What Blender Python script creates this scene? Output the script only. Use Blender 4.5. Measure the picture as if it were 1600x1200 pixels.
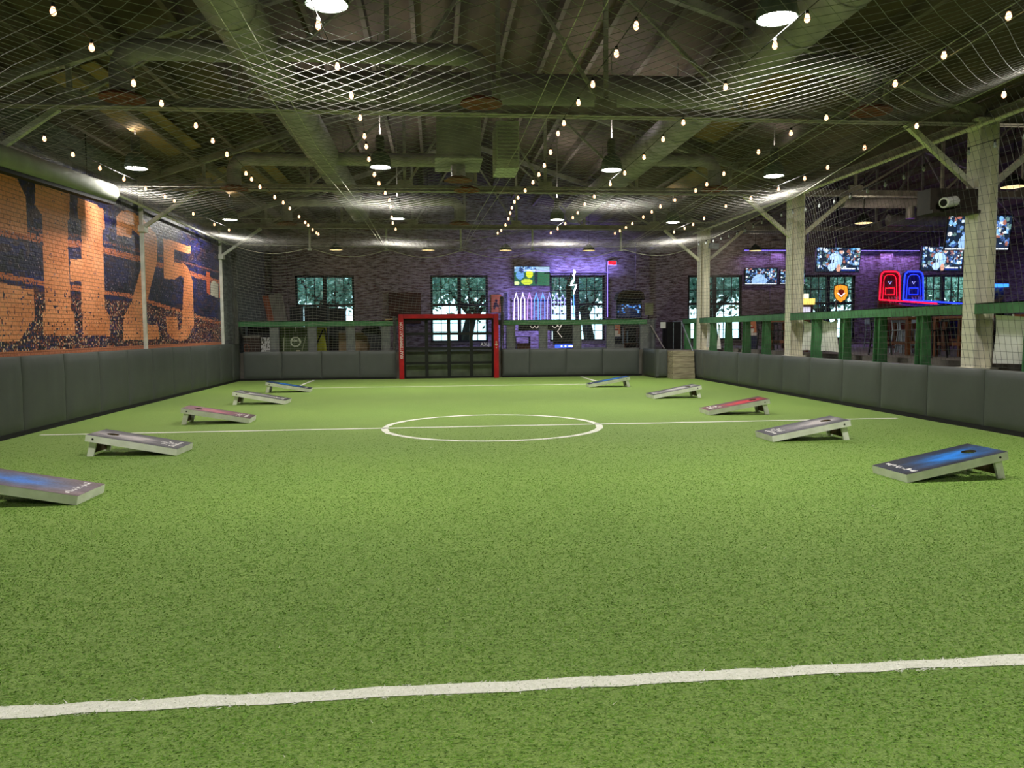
import bpy, bmesh, math, random
import numpy as np
from mathutils import Vector, Matrix
random.seed(7); rng = np.random.default_rng(7)
for o in list(bpy.data.objects): bpy.data.objects.remove(o, do_unlink=True)
SC = bpy.context.scene; COL = SC.collection
PI = math.pi

# ------------------------------------------------------------------ camera
F_PX, YAW, PITCH, ROLL, EYE = 1227.3, 0.0975, -0.067, -0.0076, 1.65
def ray(px, py):
    x = (px - 800) / F_PX; y = -(py - 600) / F_PX
    c, s = math.cos(ROLL), math.sin(ROLL); x, y = c * x - s * y, s * x + c * y
    cp, sp = math.cos(PITCH), math.sin(PITCH)
    d = (x, cp - sp * y, sp + cp * y)
    ca, sa = math.cos(YAW), math.sin(YAW)
    return Vector((ca * d[0] + sa * d[1], -sa * d[0] + ca * d[1], d[2]))
cam_d = bpy.data.cameras.new('camera'); cam = bpy.data.objects.new('camera', cam_d); COL.objects.link(cam)
cam_d.sensor_width = 36; cam_d.lens = 36 * F_PX / 1600; cam_d.clip_end = 200; cam_d.clip_start = 0.05
_f = ray(800, 600); _r = ray(800 + F_PX, 600) - _f; _u = _f - ray(800, 600 + F_PX)
cam.matrix_world = Matrix((( _r.x, _u.x, -_f.x, 0), (_r.y, _u.y, -_f.y, 0), (_r.z, _u.z, -_f.z, EYE), (0, 0, 0, 1)))
SC.camera = cam
def at(px, py, Y):            # the point at depth Y behind a place seen in the photograph
    d = ray(px, py); return Vector((0, 0, EYE)) + d * (Y / d.y)
def atx(px, py, X):
    d = ray(px, py); return Vector((0, 0, EYE)) + d * (X / d.x)

# ------------------------------------------------------------------ sky, exposure
ORD = ('first second third fourth fifth sixth seventh eighth ninth tenth eleventh twelfth thirteenth fourteenth fifteenth sixteenth seventeenth eighteenth').split()
W = bpy.data.worlds.new('overcast_sky'); SC.world = W; W.use_nodes = True
bg = W.node_tree.nodes['Background']; bg.inputs[0].default_value = (0.80, 0.90, 1.0, 1); bg.inputs[1].default_value = 3.2
vs = SC.view_settings
vs.view_transform = 'Standard'; vs.look = 'None'; vs.gamma = 1.0; vs.use_curve_mapping = False; vs.exposure = 0.0
LAMP_W = 150.0            # every high bay lamp

# ------------------------------------------------------------------ colour and materials
def lin(c):
    return tuple(((v / 255) / 12.92 if v <= 10.3 else (((v / 255) + .055) / 1.055) ** 2.4) for v in c)
def srgb_np(a):
    a = np.asarray(a, float) / 255; return np.where(a <= .0404, a / 12.92, ((a + .055) / 1.055) ** 2.4)
MATS = {}
def mat(name, c1, c2=None, scale=6, rough=.6, metal=0.0, bump=0.0, bscale=None, detail=5, spec=.4, alpha=None, stretch=(1, 1, 1)):
    if name in MATS: return MATS[name]
    m = bpy.data.materials.new(name); m.use_nodes = True; MATS[name] = m
    N, L = m.node_tree.nodes, m.node_tree.links; b = N['Principled BSDF']
    b.inputs['Roughness'].default_value = rough; b.inputs['Metallic'].default_value = metal
    b.inputs['Specular IOR Level'].default_value = spec
    c1 = lin(c1) + (1,)
    tc = N.new('ShaderNodeTexCoord'); mp = N.new('ShaderNodeMapping'); L.new(tc.outputs['Object'], mp.inputs[0])
    mp.inputs['Scale'].default_value = stretch
    if c2 is None: c2 = tuple(v * .86 for v in c1[:3]) + (1,)
    else: c2 = lin(c2) + (1,)
    nz = N.new('ShaderNodeTexNoise'); nz.inputs['Scale'].default_value = scale; nz.inputs['Detail'].default_value = detail
    L.new(mp.outputs[0], nz.inputs['Vector'])
    rp = N.new('ShaderNodeValToRGB'); rp.color_ramp.elements[0].position = .35; rp.color_ramp.elements[1].position = .65
    rp.color_ramp.elements[0].color = c1; rp.color_ramp.elements[1].color = c2
    L.new(nz.outputs['Fac'], rp.inputs[0]); L.new(rp.outputs[0], b.inputs['Base Color'])
    if bump:
        n2 = N.new('ShaderNodeTexNoise'); n2.inputs['Scale'].default_value = bscale or scale * 4; n2.inputs['Detail'].default_value = 4
        L.new(mp.outputs[0], n2.inputs['Vector'])
        bp = N.new('ShaderNodeBump'); bp.inputs['Strength'].default_value = bump; bp.inputs['Distance'].default_value = .02
        L.new(n2.outputs['Fac'], bp.inputs['Height']); L.new(bp.outputs[0], b.inputs['Normal'])
    return m
def emat(name, c, strength, sample=True):
    if name in MATS: return MATS[name]
    m = bpy.data.materials.new(name); m.use_nodes = True; MATS[name] = m
    N, L = m.node_tree.nodes, m.node_tree.links; N.remove(N['Principled BSDF'])
    e = N.new('ShaderNodeEmission'); e.inputs[0].default_value = lin(c) + (1,); e.inputs[1].default_value = strength
    L.new(e.outputs[0], N['Material Output'].inputs[0])
    if not sample: m.cycles.emission_sampling = 'NONE'
    return m
def amat(name, emit=0.0, rough=.6, brick=None, spec=.4):      # colour from the print stored on the mesh
    if name in MATS: return MATS[name]
    m = bpy.data.materials.new(name); m.use_nodes = True; MATS[name] = m
    N, L = m.node_tree.nodes, m.node_tree.links; b = N['Principled BSDF']
    a = N.new('ShaderNodeAttribute'); a.attribute_name = 'print'
    b.inputs['Roughness'].default_value = rough; b.inputs['Specular IOR Level'].default_value = spec
    if emit:
        b.inputs['Base Color'].default_value = (.01, .01, .01, 1)
        L.new(a.outputs['Color'], b.inputs['Emission Color']); b.inputs['Emission Strength'].default_value = emit
        m.cycles.emission_sampling = 'NONE'
    else: L.new(a.outputs['Color'], b.inputs['Base Color'])
    if brick:
        brick_bump(m, brick, .8)
        tc, cb = plane_coords(m, brick); t = brick_tex(m, cb, mortar=.009)
        mx = N.new('ShaderNodeMix'); mx.data_type = 'RGBA'; mx.blend_type = 'MULTIPLY'; L.new(t.outputs['Fac'], mx.inputs['Factor'])
        L.new(a.outputs['Color'], mx.inputs['A']); mx.inputs['B'].default_value = (.66, .62, .62, 1); L.new(mx.outputs['Result'], b.inputs['Base Color'])
    return m
def plane_coords(m, axis):
    N, L = m.node_tree.nodes, m.node_tree.links
    tc = N.new('ShaderNodeTexCoord'); sx = N.new('ShaderNodeSeparateXYZ'); L.new(tc.outputs['Object'], sx.inputs[0])
    cb = N.new('ShaderNodeCombineXYZ')
    L.new(sx.outputs['Y' if axis == 'x' else 'X'], cb.inputs[0]); L.new(sx.outputs['Z'], cb.inputs[1])
    return tc, cb
def brick_tex(m, cb, w=.215, h=.075, mortar=.008):
    N, L = m.node_tree.nodes, m.node_tree.links
    t = N.new('ShaderNodeTexBrick'); t.inputs['Scale'].default_value = 1; t.inputs['Brick Width'].default_value = w
    t.inputs['Row Height'].default_value = h; t.inputs['Mortar Size'].default_value = mortar; t.inputs['Mortar Smooth'].default_value = .3
    L.new(cb.outputs[0], t.inputs['Vector']); return t
def brick_bump(m, axis, strength, w=.215, h=.075):
    N, L = m.node_tree.nodes, m.node_tree.links; b = N['Principled BSDF']
    tc, cb = plane_coords(m, axis); t = brick_tex(m, cb, w, h)
    nz = N.new('ShaderNodeTexNoise'); nz.inputs['Scale'].default_value = 14; nz.inputs['Detail'].default_value = 5
    L.new(tc.outputs['Object'], nz.inputs['Vector'])
    mx = N.new('ShaderNodeMath'); mx.operation = 'MULTIPLY_ADD'; mx.inputs[1].default_value = -1.0
    L.new(t.outputs['Fac'], mx.inputs[0]); L.new(nz.outputs['Fac'], mx.inputs[2])
    bp = N.new('ShaderNodeBump'); bp.inputs['Strength'].default_value = strength; bp.inputs['Distance'].default_value = .02
    L.new(mx.outputs[0], bp.inputs['Height']); L.new(bp.outputs[0], b.inputs['Normal'])
def brick_mat(name, axis, brick1, brick2, mortar, paint, amount, w=.215, h=.075, rough=.75):
    if name in MATS: return MATS[name]
    m = bpy.data.materials.new(name); m.use_nodes = True; MATS[name] = m
    N, L = m.node_tree.nodes, m.node_tree.links; b = N['Principled BSDF']; b.inputs['Roughness'].default_value = rough
    tc, cb = plane_coords(m, axis); t = brick_tex(m, cb, w, h)
    t.inputs['Color1'].default_value = lin(brick1) + (1,); t.inputs['Color2'].default_value = lin(brick2) + (1,); t.inputs['Mortar'].default_value = lin(mortar) + (1,)
    mp = N.new('ShaderNodeMapping'); mp.inputs['Scale'].default_value = (.7, .7, 3.4); L.new(tc.outputs['Object'], mp.inputs[0])
    nz = N.new('ShaderNodeTexNoise'); nz.inputs['Scale'].default_value = 4.5; nz.inputs['Detail'].default_value = 10; nz.inputs['Roughness'].default_value = .7
    L.new(mp.outputs[0], nz.inputs['Vector'])
    rp = N.new('ShaderNodeValToRGB'); e = rp.color_ramp.elements; e[0].position = amount - .07; e[1].position = amount + .07
    e[0].color = (1, 1, 1, 1); e[1].color = (0, 0, 0, 1)
    L.new(nz.outputs['Fac'], rp.inputs[0])
    mx = N.new('ShaderNodeMix'); mx.data_type = 'RGBA'
    L.new(rp.outputs[0], mx.inputs['Factor']); L.new(t.outputs['Color'], mx.inputs['A']); mx.inputs['B'].default_value = lin(paint) + (1,)
    L.new(mx.outputs['Result'], b.inputs['Base Color']); brick_bump(m, axis, .5, w, h)
    return m
def glass_mat(name, tint=(1, 1, 1), refl=.08):
    if name in MATS: return MATS[name]
    m = bpy.data.materials.new(name); m.use_nodes = True; MATS[name] = m
    N, L = m.node_tree.nodes, m.node_tree.links; N.remove(N['Principled BSDF'])
    tr = N.new('ShaderNodeBsdfTransparent'); tr.inputs[0].default_value = tint + (1,)
    gl = N.new('ShaderNodeBsdfGlossy'); gl.inputs['Roughness'].default_value = .03
    fr = N.new('ShaderNodeLayerWeight'); fr.inputs[0].default_value = .5
    pw = N.new('ShaderNodeMath'); pw.operation = 'POWER'; pw.inputs[1].default_value = 5; L.new(fr.outputs['Facing'], pw.inputs[0])
    ma = N.new('ShaderNodeMath'); ma.operation = 'MULTIPLY_ADD'; ma.inputs[1].default_value = .9 - refl; ma.inputs[2].default_value = refl / 2; ma.use_clamp = True
    L.new(pw.outputs[0], ma.inputs[0])
    mx = N.new('ShaderNodeMixShader'); L.new(ma.outputs[0], mx.inputs[0]); L.new(tr.outputs[0], mx.inputs[1]); L.new(gl.outputs[0], mx.inputs[2])
    L.new(mx.outputs[0], N['Material Output'].inputs[0]); return m

# ------------------------------------------------------------------ mesh helpers
def wloc(o):
    v = Vector((0, 0, 0))
    while o: v = v + o.location; o = o.parent
    return v
def tag(o, label=None, cat=None, group=None, kind=None):
    if label: o['label'] = label
    if cat: o['category'] = cat
    if group: o['group'] = group
    if kind: o['kind'] = kind
    return o
def thing(name, label, cat, loc=(0, 0, 0), rz=0, group=None):
    o = bpy.data.objects.new(name, None); COL.objects.link(o); o.empty_display_size = .1
    o.location = loc; o.rotation_euler = (0, 0, rz); return tag(o, label, cat, group)
def link(name, me, parent=None, loc=None):
    o = bpy.data.objects.new(name, me); COL.objects.link(o)
    if parent: o.parent = parent
    if loc is not None: o.location = loc
    return o
def copy_tree(o, parent=None):
    c = o.copy(); COL.objects.link(c); c.parent = parent
    for ch in list(o.children): copy_tree(ch, c)
    return c
class MB:
    def __init__(s): s.v = []; s.f = []
    def add(s, vs, fs):
        n = len(s.v); s.v += [tuple(v) for v in vs]; s.f += [tuple(i + n for i in f) for f in fs]; return s
    def box(s, a, b):
        (x0, y0, z0), (x1, y1, z1) = a, b
        x0, x1 = min(x0, x1), max(x0, x1); y0, y1 = min(y0, y1), max(y0, y1); z0, z1 = min(z0, z1), max(z0, z1)
        return s.add([(x0, y0, z0), (x1, y0, z0), (x1, y1, z0), (x0, y1, z0), (x0, y0, z1), (x1, y0, z1), (x1, y1, z1), (x0, y1, z1)],
                     [(0, 3, 2, 1), (4, 5, 6, 7), (0, 1, 5, 4), (1, 2, 6, 5), (2, 3, 7, 6), (3, 0, 4, 7)])
    def bar(s, p, q, w, h, up=(0, 0, 1)):          # square bar from p to q
        p, q = Vector(p), Vector(q); d = (q - p).normalized(); up = Vector(up)
        if abs(d.dot(up)) > .98: up = Vector((0, 1, 0))
        x = d.cross(up).normalized() * (w / 2); y = x.cross(d).normalized() * (h / 2)
        vs = [p - x - y, p + x - y, p + x + y, p - x + y, q - x - y, q + x - y, q + x + y, q - x + y]
        return s.add(vs, [(0, 3, 2, 1), (4, 5, 6, 7), (0, 1, 5, 4), (1, 2, 6, 5), (2, 3, 7, 6), (3, 0, 4, 7)])
    def tube(s, pts, r, n=8, closed=False, cap=True):
        pts = [Vector(p) for p in pts]; N = len(pts); rs = r if isinstance(r, (list, tuple)) else [r] * N
        b = len(s.v); prev = None
        for i, p in enumerate(pts):
            if closed: d = pts[(i + 1) % N] - pts[i - 1]
            else: d = pts[min(i + 1, N - 1)] - pts[max(i - 1, 0)]
            d.normalize()
            if prev is None: x = d.orthogonal().normalized()
            else: x = (prev - d * prev.dot(d)); x = x.normalized() if x.length > 1e-6 else d.orthogonal().normalized()
            prev = x; y = d.cross(x)
            for k in range(n):
                a = 2 * PI * k / n; s.v.append(tuple(p + (x * math.cos(a) + y * math.sin(a)) * rs[i]))
        for i in range(N if closed else N - 1):
            j = (i + 1) % N
            for k in range(n):
                k2 = (k + 1) % n; s.f.append((b + i * n + k, b + i * n + k2, b + j * n + k2, b + j * n + k))
        if cap and not closed:
            s.f.append(tuple(b + k for k in reversed(range(n)))); s.f.append(tuple(b + (N - 1) * n + k for k in range(n)))
        return s
    def lathe(s, prof, c=(0, 0, 0), n=16, axis='z'):       # profile of (radius, height)
        b = len(s.v); c = Vector(c)
        for r, h in prof:
            for k in range(n):
                a = 2 * PI * k / n; u, w = r * math.cos(a), r * math.sin(a)
                s.v.append(tuple(c + (Vector((u, w, h)) if axis == 'z' else Vector((h, u, w)) if axis == 'x' else Vector((u, h, w)))))
        for i in range(len(prof) - 1):
            for k in range(n):
                k2 = (k + 1) % n; s.f.append((b + i * n + k, b + i * n + k2, b + (i + 1) * n + k2, b + (i + 1) * n + k))
        return s
    def prism(s, poly, ext):             # polygon of 3-D points pushed along ext
        n = len(poly); ext = Vector(ext); vs = [Vector(p) for p in poly] + [Vector(p) + ext for p in poly]
        return s.add(vs, [tuple(range(n)), tuple(range(2 * n - 1, n - 1, -1))] + [(i, i + n, (i + 1) % n + n, (i + 1) % n) for i in range(n)])
    def mesh(s, name, m, off=(0, 0, 0), smooth=False, bevel=0):
        me = bpy.data.meshes.new(name); o = Vector(off)
        me.from_pydata([(v[0] - o.x, v[1] - o.y, v[2] - o.z) for v in s.v], [], s.f)
        bm = bmesh.new(); bm.from_mesh(me); bmesh.ops.recalc_face_normals(bm, faces=bm.faces)
        if bevel: bmesh.ops.bevel(bm, geom=bm.edges[:], offset=bevel, segments=2, affect='EDGES', profile=.5)
        bm.to_mesh(me); bm.free()
        if smooth:
            me.polygons.foreach_set('use_smooth', [True] * len(me.polygons))
            try: me.set_sharp_from_angle(angle=math.radians(38))
            except Exception: pass
        me.materials.append(m); return me
    def build(s, name, m, parent=None, smooth=False, bevel=0, local=False):
        off = (0, 0, 0) if (local or not parent) else wloc(parent)
        return link(name, s.mesh(name, m, off, smooth, bevel), parent)
def bx(a, b): return MB().box(a, b)
def mesh_np(name, V, Q, m, off=(0, 0, 0)):
    V = np.asarray(V, np.float32) - np.asarray(off, np.float32); Q = np.asarray(Q, np.int32); k = Q.shape[1]
    me = bpy.data.meshes.new(name); me.vertices.add(len(V)); me.vertices.foreach_set('co', V.ravel())
    me.loops.add(Q.size); me.loops.foreach_set('vertex_index', Q.ravel())
    me.polygons.add(len(Q)); me.polygons.foreach_set('loop_start', np.arange(0, Q.size, k, dtype=np.int32))
    try: me.polygons.foreach_set('loop_total', np.full(len(Q), k, np.int32))
    except Exception: pass
    me.update(calc_edges=True); me.validate(); me.materials.append(m); return me
def set_print(me, face_rgb):           # one printed colour for each face
    k = len(me.loops) // len(me.polygons); a = me.color_attributes.new('print', 'FLOAT_COLOR', 'CORNER')
    c = np.ones((len(face_rgb), 4), np.float32); c[:, :3] = face_rgb
    a.data.foreach_set('color', np.repeat(c, k, axis=0).ravel())
def picture(img, o, u, v, m, off=(0, 0, 0), name='print'):        # img rows from the bottom up, sRGB 0..255
    H, Wd = img.shape[:2]; o, u, v = (np.array(q, float) for q in (o, u, v))
    a, b = np.meshgrid(np.linspace(0, 1, Wd + 1), np.linspace(0, 1, H + 1))
    V = o + a[..., None] * u + b[..., None] * v; i = np.arange(H * (Wd + 1)).reshape(H, Wd + 1)[:, :-1].ravel()
    Q = np.stack([i, i + 1, i + Wd + 2, i + Wd + 1], 1)
    me = mesh_np(name, V.reshape(-1, 3), Q, m, off); set_print(me, srgb_np(np.clip(img, 0, 255)).reshape(-1, 3)); return me
def fill(img, poly, col, ext):         # polygon fill; ext = (x0, x1, y0, y1) of the picture
    H, Wd = img.shape[:2]; X, Y = np.meshgrid(ext[0] + (np.arange(Wd) + .5) * (ext[1] - ext[0]) / Wd, ext[2] + (np.arange(H) + .5) * (ext[3] - ext[2]) / H)
    ins = np.zeros((H, Wd), bool); n = len(poly)
    for i in range(n):
        (x1, y1), (x2, y2) = poly[i], poly[(i + 1) % n]
        if y1 == y2: continue
        c = ((Y < y1) != (Y < y2)) & (X < (x2 - x1) * (Y - y1) / (y2 - y1) + x1); ins ^= c
    if col is not None: img[ins] = col
    return ins
def ell(img, cx, cy, rx, ry, col):     # ellipse in 0..1 units
    H, Wd = img.shape[:2]; X, Y = np.meshgrid((np.arange(Wd) + .5) / Wd, (np.arange(H) + .5) / H)
    img[((X - cx) / rx) ** 2 + ((Y - cy) / ry) ** 2 < 1] = col
def noise2(H, Wd, sy, sx):             # smooth value noise 0..1
    gy, gx = max(2, int(H / sy) + 2), max(2, int(Wd / sx) + 2); g = rng.random((gy, gx))
    y = np.linspace(0, gy - 1.001, H); x = np.linspace(0, gx - 1.001, Wd); y0, x0 = y.astype(int), x.astype(int)
    fy, fx = (y - y0)[:, None], (x - x0)[None]; fy, fx = fy * fy * (3 - 2 * fy), fx * fx * (3 - 2 * fx)
    return (g[y0][:, x0] * (1 - fy) * (1 - fx) + g[y0 + 1][:, x0] * fy * (1 - fx) + g[y0][:, x0 + 1] * (1 - fy) * fx + g[y0 + 1][:, x0 + 1] * fy * fx)
def strands(lines, r, n=3):            # many thin cords as one mesh: arrays of verts and quads
    VV, QQ, base = [], [], 0
    ang = np.arange(n) * 2 * PI / n
    for P in lines:
        P = np.asarray(P, float); N = len(P)
        if N < 2: continue
        d = np.gradient(P, axis=0); d /= np.linalg.norm(d, axis=1, keepdims=True) + 1e-9
        ref = np.array([0.31, 0.17, 0.93]); x = np.cross(d, ref); x /= np.linalg.norm(x, axis=1, keepdims=True) + 1e-9; y = np.cross(d, x)
        V = P[:, None] + r * (x[:, None] * np.cos(ang)[None, :, None] + y[:, None] * np.sin(ang)[None, :, None])
        i = np.arange(N - 1)[:, None] * n; k = np.arange(n)[None]; k2 = (k + 1) % n
        Q = np.stack([i + k, i + k2, i + n + k2, i + n + k], -1).reshape(-1, 4) + base
        VV.append(V.reshape(-1, 3)); QQ.append(Q); base += N * n
    return np.concatenate(VV), np.concatenate(QQ)
def text_mesh(name, body, size, m, depth=.002):
    cu = bpy.data.curves.new(name, 'FONT'); cu.body = body; cu.size = size; cu.extrude = depth; cu.resolution_u = 2
    o = bpy.data.objects.new(name, cu); COL.objects.link(o)
    me = bpy.data.meshes.new_from_object(o.evaluated_get(bpy.context.evaluated_depsgraph_get()))
    bpy.data.objects.remove(o); bpy.data.curves.remove(cu); me.materials.clear(); me.materials.append(m); me.name = name; return me

# ================================================================== the setting
XL, XR, YB, YW, XW, ZP, RIDGE = -6.9, 8.95, 28.2, 33.3, 25.0, 0.95, 1.05
PAD_L, PAD_R, PAD_B = -6.74, 8.77, 28.0
def struct(name, mb, m, **k): return tag(mb.build(name, m, **k), kind='structure')

# artificial turf with its painted lines
turf = bpy.data.materials.new('turf'); turf.use_nodes = True
def _turf():
    N, L = turf.node_tree.nodes, turf.node_tree.links; b = N['Principled BSDF']
    b.inputs['Roughness'].default_value = .75; b.inputs['Specular IOR Level'].default_value = .25
    b.inputs['Sheen Weight'].default_value = .22; b.inputs['Sheen Roughness'].default_value = .5; b.inputs['Sheen Tint'].default_value = (.75, .9, .5, 1)
    tc = N.new('ShaderNodeTexCoord')
    def nz(s, d, ro=.5):
        n = N.new('ShaderNodeTexNoise'); n.inputs['Scale'].default_value = s; n.inputs['Detail'].default_value = d; n.inputs['Roughness'].default_value = ro
        L.new(tc.outputs['Object'], n.inputs['Vector']); return n
    a, f, g = nz(.5, 4), nz(85, 3, .6), nz(22, 3)
    r1 = N.new('ShaderNodeValToRGB'); e = r1.color_ramp.elements; e[0].position = .3; e[1].position = .7
    e[0].color = lin((98, 132, 50)) + (1,); e[1].color = lin((146, 176, 82)) + (1,)
    L.new(f.outputs['Fac'], r1.inputs[0])
    r2 = N.new('ShaderNodeValToRGB'); e = r2.color_ramp.elements; e[0].position = .3; e[1].position = .7
    e[0].color = (.90, .93, .88, 1); e[1].color = (1.05, 1.03, 1.0, 1)
    L.new(a.outputs['Fac'], r2.inputs[0])
    mx = N.new('ShaderNodeMix'); mx.data_type = 'RGBA'; mx.blend_type = 'MULTIPLY'; mx.inputs['Factor'].default_value = 1
    L.new(r1.outputs[0], mx.inputs['A']); L.new(r2.outputs[0], mx.inputs['B'])
    L.new(mx.outputs['Result'], b.inputs['Base Color'])
    ad = N.new('ShaderNodeMath'); L.new(f.outputs['Fac'], ad.inputs[0]); L.new(g.outputs['Fac'], ad.inputs[1])
    bp = N.new('ShaderNodeBump'); bp.inputs['Strength'].default_value = .7; bp.inputs['Distance'].default_value = .02
    L.new(ad.outputs[0], bp.inputs['Height']); L.new(bp.outputs[0], b.inputs['Normal'])
_turf()
floor = struct('floor', MB().add([(XL, -.95, 0), (XR, -.95, 0), (XR, YB, 0), (XL, YB, 0)], [(0, 1, 2, 3)]), turf)
LINE = mat('line_fibre', (246, 246, 234), (230, 232, 214), 40, .8, bump=.3, bscale=90)
YN, YM, YF, BX0, BX1 = 3.54, 13.57, 23.91, -4.26, 5.28
def strip(name, pts, w, closed=False, jit=.008, z=.004):
    pts = [np.array(p, float) for p in pts]; V = []; N = len(pts)
    for i, p in enumerate(pts):
        d = pts[(i + 1) % N] - pts[i - 1] if closed else pts[min(i + 1, N - 1)] - pts[max(i - 1, 0)]
        n = np.array((-d[1], d[0])) / np.linalg.norm(d)
        for s in (-1, 1): q = p + n * (s * w / 2 + rng.normal(0, jit)); V.append((q[0], q[1], z))
    F = [(2 * i, 2 * ((i + 1) % N), 2 * ((i + 1) % N) + 1, 2 * i + 1) for i in range(N if closed else N - 1)]
    return MB().add(V, F).build(name, LINE, floor)
def seg(x0, y0, x1, y1, n): return [(x0 + (x1 - x0) * i / n, y0 + (y1 - y0) * i / n) for i in range(n + 1)]
strip('halfway_line', seg(-6.5, YM, 8.44, YM + .03, 70), .105)
strip('center_circle', [(.98 + 1.857 * math.cos(a), YM + 1.857 * math.sin(a)) for a in np.linspace(0, 2 * PI, 97)[:-1]], .115, True)
for y0, y1 in ((YN, -.8), (YF, 27.85)):
    strip('penalty_line', seg(BX0, y0, BX1, y0, 60), .107)
    for x in (BX0 + .05, BX1 - .05): strip('penalty_side_line', seg(x, y0, x, y1, 16), .1)
# single blades where the pile can be seen, thinning out with distance
def _blades():
    n = 1350000; Y = .2 + 13.8 * rng.random(n) ** .9
    X = PAD_L + (PAD_R - PAD_L) * rng.random(n)
    keep = (rng.random(n) < np.clip((14.0 - Y) / 11, 0, 1) ** 1.5) & (X > PAD_L + .1) & (X < PAD_R - .1); X, Y = X[keep], Y[keep]; n = len(X)
    a = rng.random(n) * 2 * PI; h = .004 + .007 * rng.random(n); w = .003 + .0025 * rng.random(n)
    lean = rng.normal(0, .014, (n, 2)) * np.array((1.3, .9)) + np.array((.004, -.002))
    P = np.stack([X, Y, np.zeros(n)], 1); t = np.stack([np.cos(a) * w, np.sin(a) * w, np.zeros(n)], 1)
    top = P + np.stack([lean[:, 0], lean[:, 1], h], 1)
    V = np.stack([P - t, P + t, top], 1).reshape(-1, 3); Q = np.arange(3 * n).reshape(n, 3)
    edge = rng.normal(0, .006, n)
    white = (np.abs(Y - YN) < .0535 + edge) & (X > BX0) & (X < BX1)
    white |= ((np.abs(X - BX0 - .05) < .05) | (np.abs(X - BX1 + .05) < .05)) & (Y < YN)
    base = np.array([[108, 151, 50], [118, 158, 58], [99, 144, 44], [127, 164, 65]], float)[rng.integers(0, 4, n)]
    base[white] = np.array([250, 250, 240]) - rng.random((white.sum(), 1)) * 16
    sp = rng.random(n) < .0003; base[sp] = (225, 228, 200)
    m = amat('turf_blade', 0, .6, spec=.25); me = mesh_np('turf_pile', V, Q, m); set_print(me, srgb_np(base))
    tag(link('turf_pile', me, floor), kind='stuff')
_blades()

# raised floor round the sunken field
CONC = mat('concrete', (118, 114, 106), (92, 88, 82), 2.5, .8, bump=.3, bscale=30)
p = MB(); p.box((XR, -8, -.1), (XW, YB, ZP)).box((XL, YB, -.1), (XW, YW, ZP)).box((XL, -8, -.1), (XR, -.95, ZP)).box((7.6, 26.5, -.1), (XR, YB, ZP))
struct('floor_raised', p, CONC)
# outer walls
BRK_B = brick_mat('brick_back', 'y', (100, 76, 70), (70, 56, 56), (96, 90, 90), (150, 142, 146), .50)
BRK_L = brick_mat('brick_left', 'x', (96, 100, 100), (84, 88, 90), (70, 74, 76), (118, 122, 122), .5, .4, .2)
BRK_R = brick_mat('brick_right', 'x', (84, 62, 58), (60, 50, 52), (84, 80, 84), (120, 114, 120), .5)
ROOF = mat('roof_deck', (104, 88, 80), (68, 58, 56), 1.4, .85, bump=.3, bscale=12, stretch=(1, .25, 1))
STEEL = mat('truss_steel', (172, 164, 162), (134, 128, 128), 4, .6, bump=.15)
struct('wall_left', bx((XL - .3, -8, -.1), (XL, YW + .3, 5.5)), BRK_L)
struct('wall_right', bx((XW, -8, -.1), (XW + .3, YW + .3, 5.5)), BRK_R)
struct('wall_front', MB().prism([(XL - .3, -8.3, -.1), (XW + .3, -8.3, -.1), (XW + .3, -8.3, 5.5), (17.1, -8.3, 8.3), (9.1, -8.3, 5.5), (RIDGE, -8.3, 8.3), (XL - .3, -8.3, 5.5)], (0, .3, 0)), BRK_B)
WINS = [(-5.71, -3.30), (-.15, 2.26), (4.90, 7.29), (10.94, 13.37), (16.10, 18.55), (21.5, 23.9)]
WZ0, WZ1 = 1.20, 4.02
p = MB(); x = XL
for a, b in WINS + [(XW, XW)]:
    if a > x: p.box((x, YW, -.1), (a, YW + .35, 5.5))
    if b > a: p.box((a, YW, -.1), (b, YW + .35, WZ0)).box((a, YW, WZ1), (b, YW + .35, 5.5))
    x = b
p.prism([(XL, YW, 5.5), (9.1, YW, 5.5), (RIDGE, YW, 8.3)], (0, .35, 0)).prism([(9.1, YW, 5.5), (XW, YW, 5.5), (17.1, YW, 8.3)], (0, .35, 0))
struct('wall_back', p, BRK_B)
p = MB()
for x in (-6.3, 8.9, 14.9, 19.9): p.box((x - .3, YW - .14, ZP), (x + .3, YW, 5.5))     # brick piers
struct('trim_1', p, BRK_B)
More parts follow.
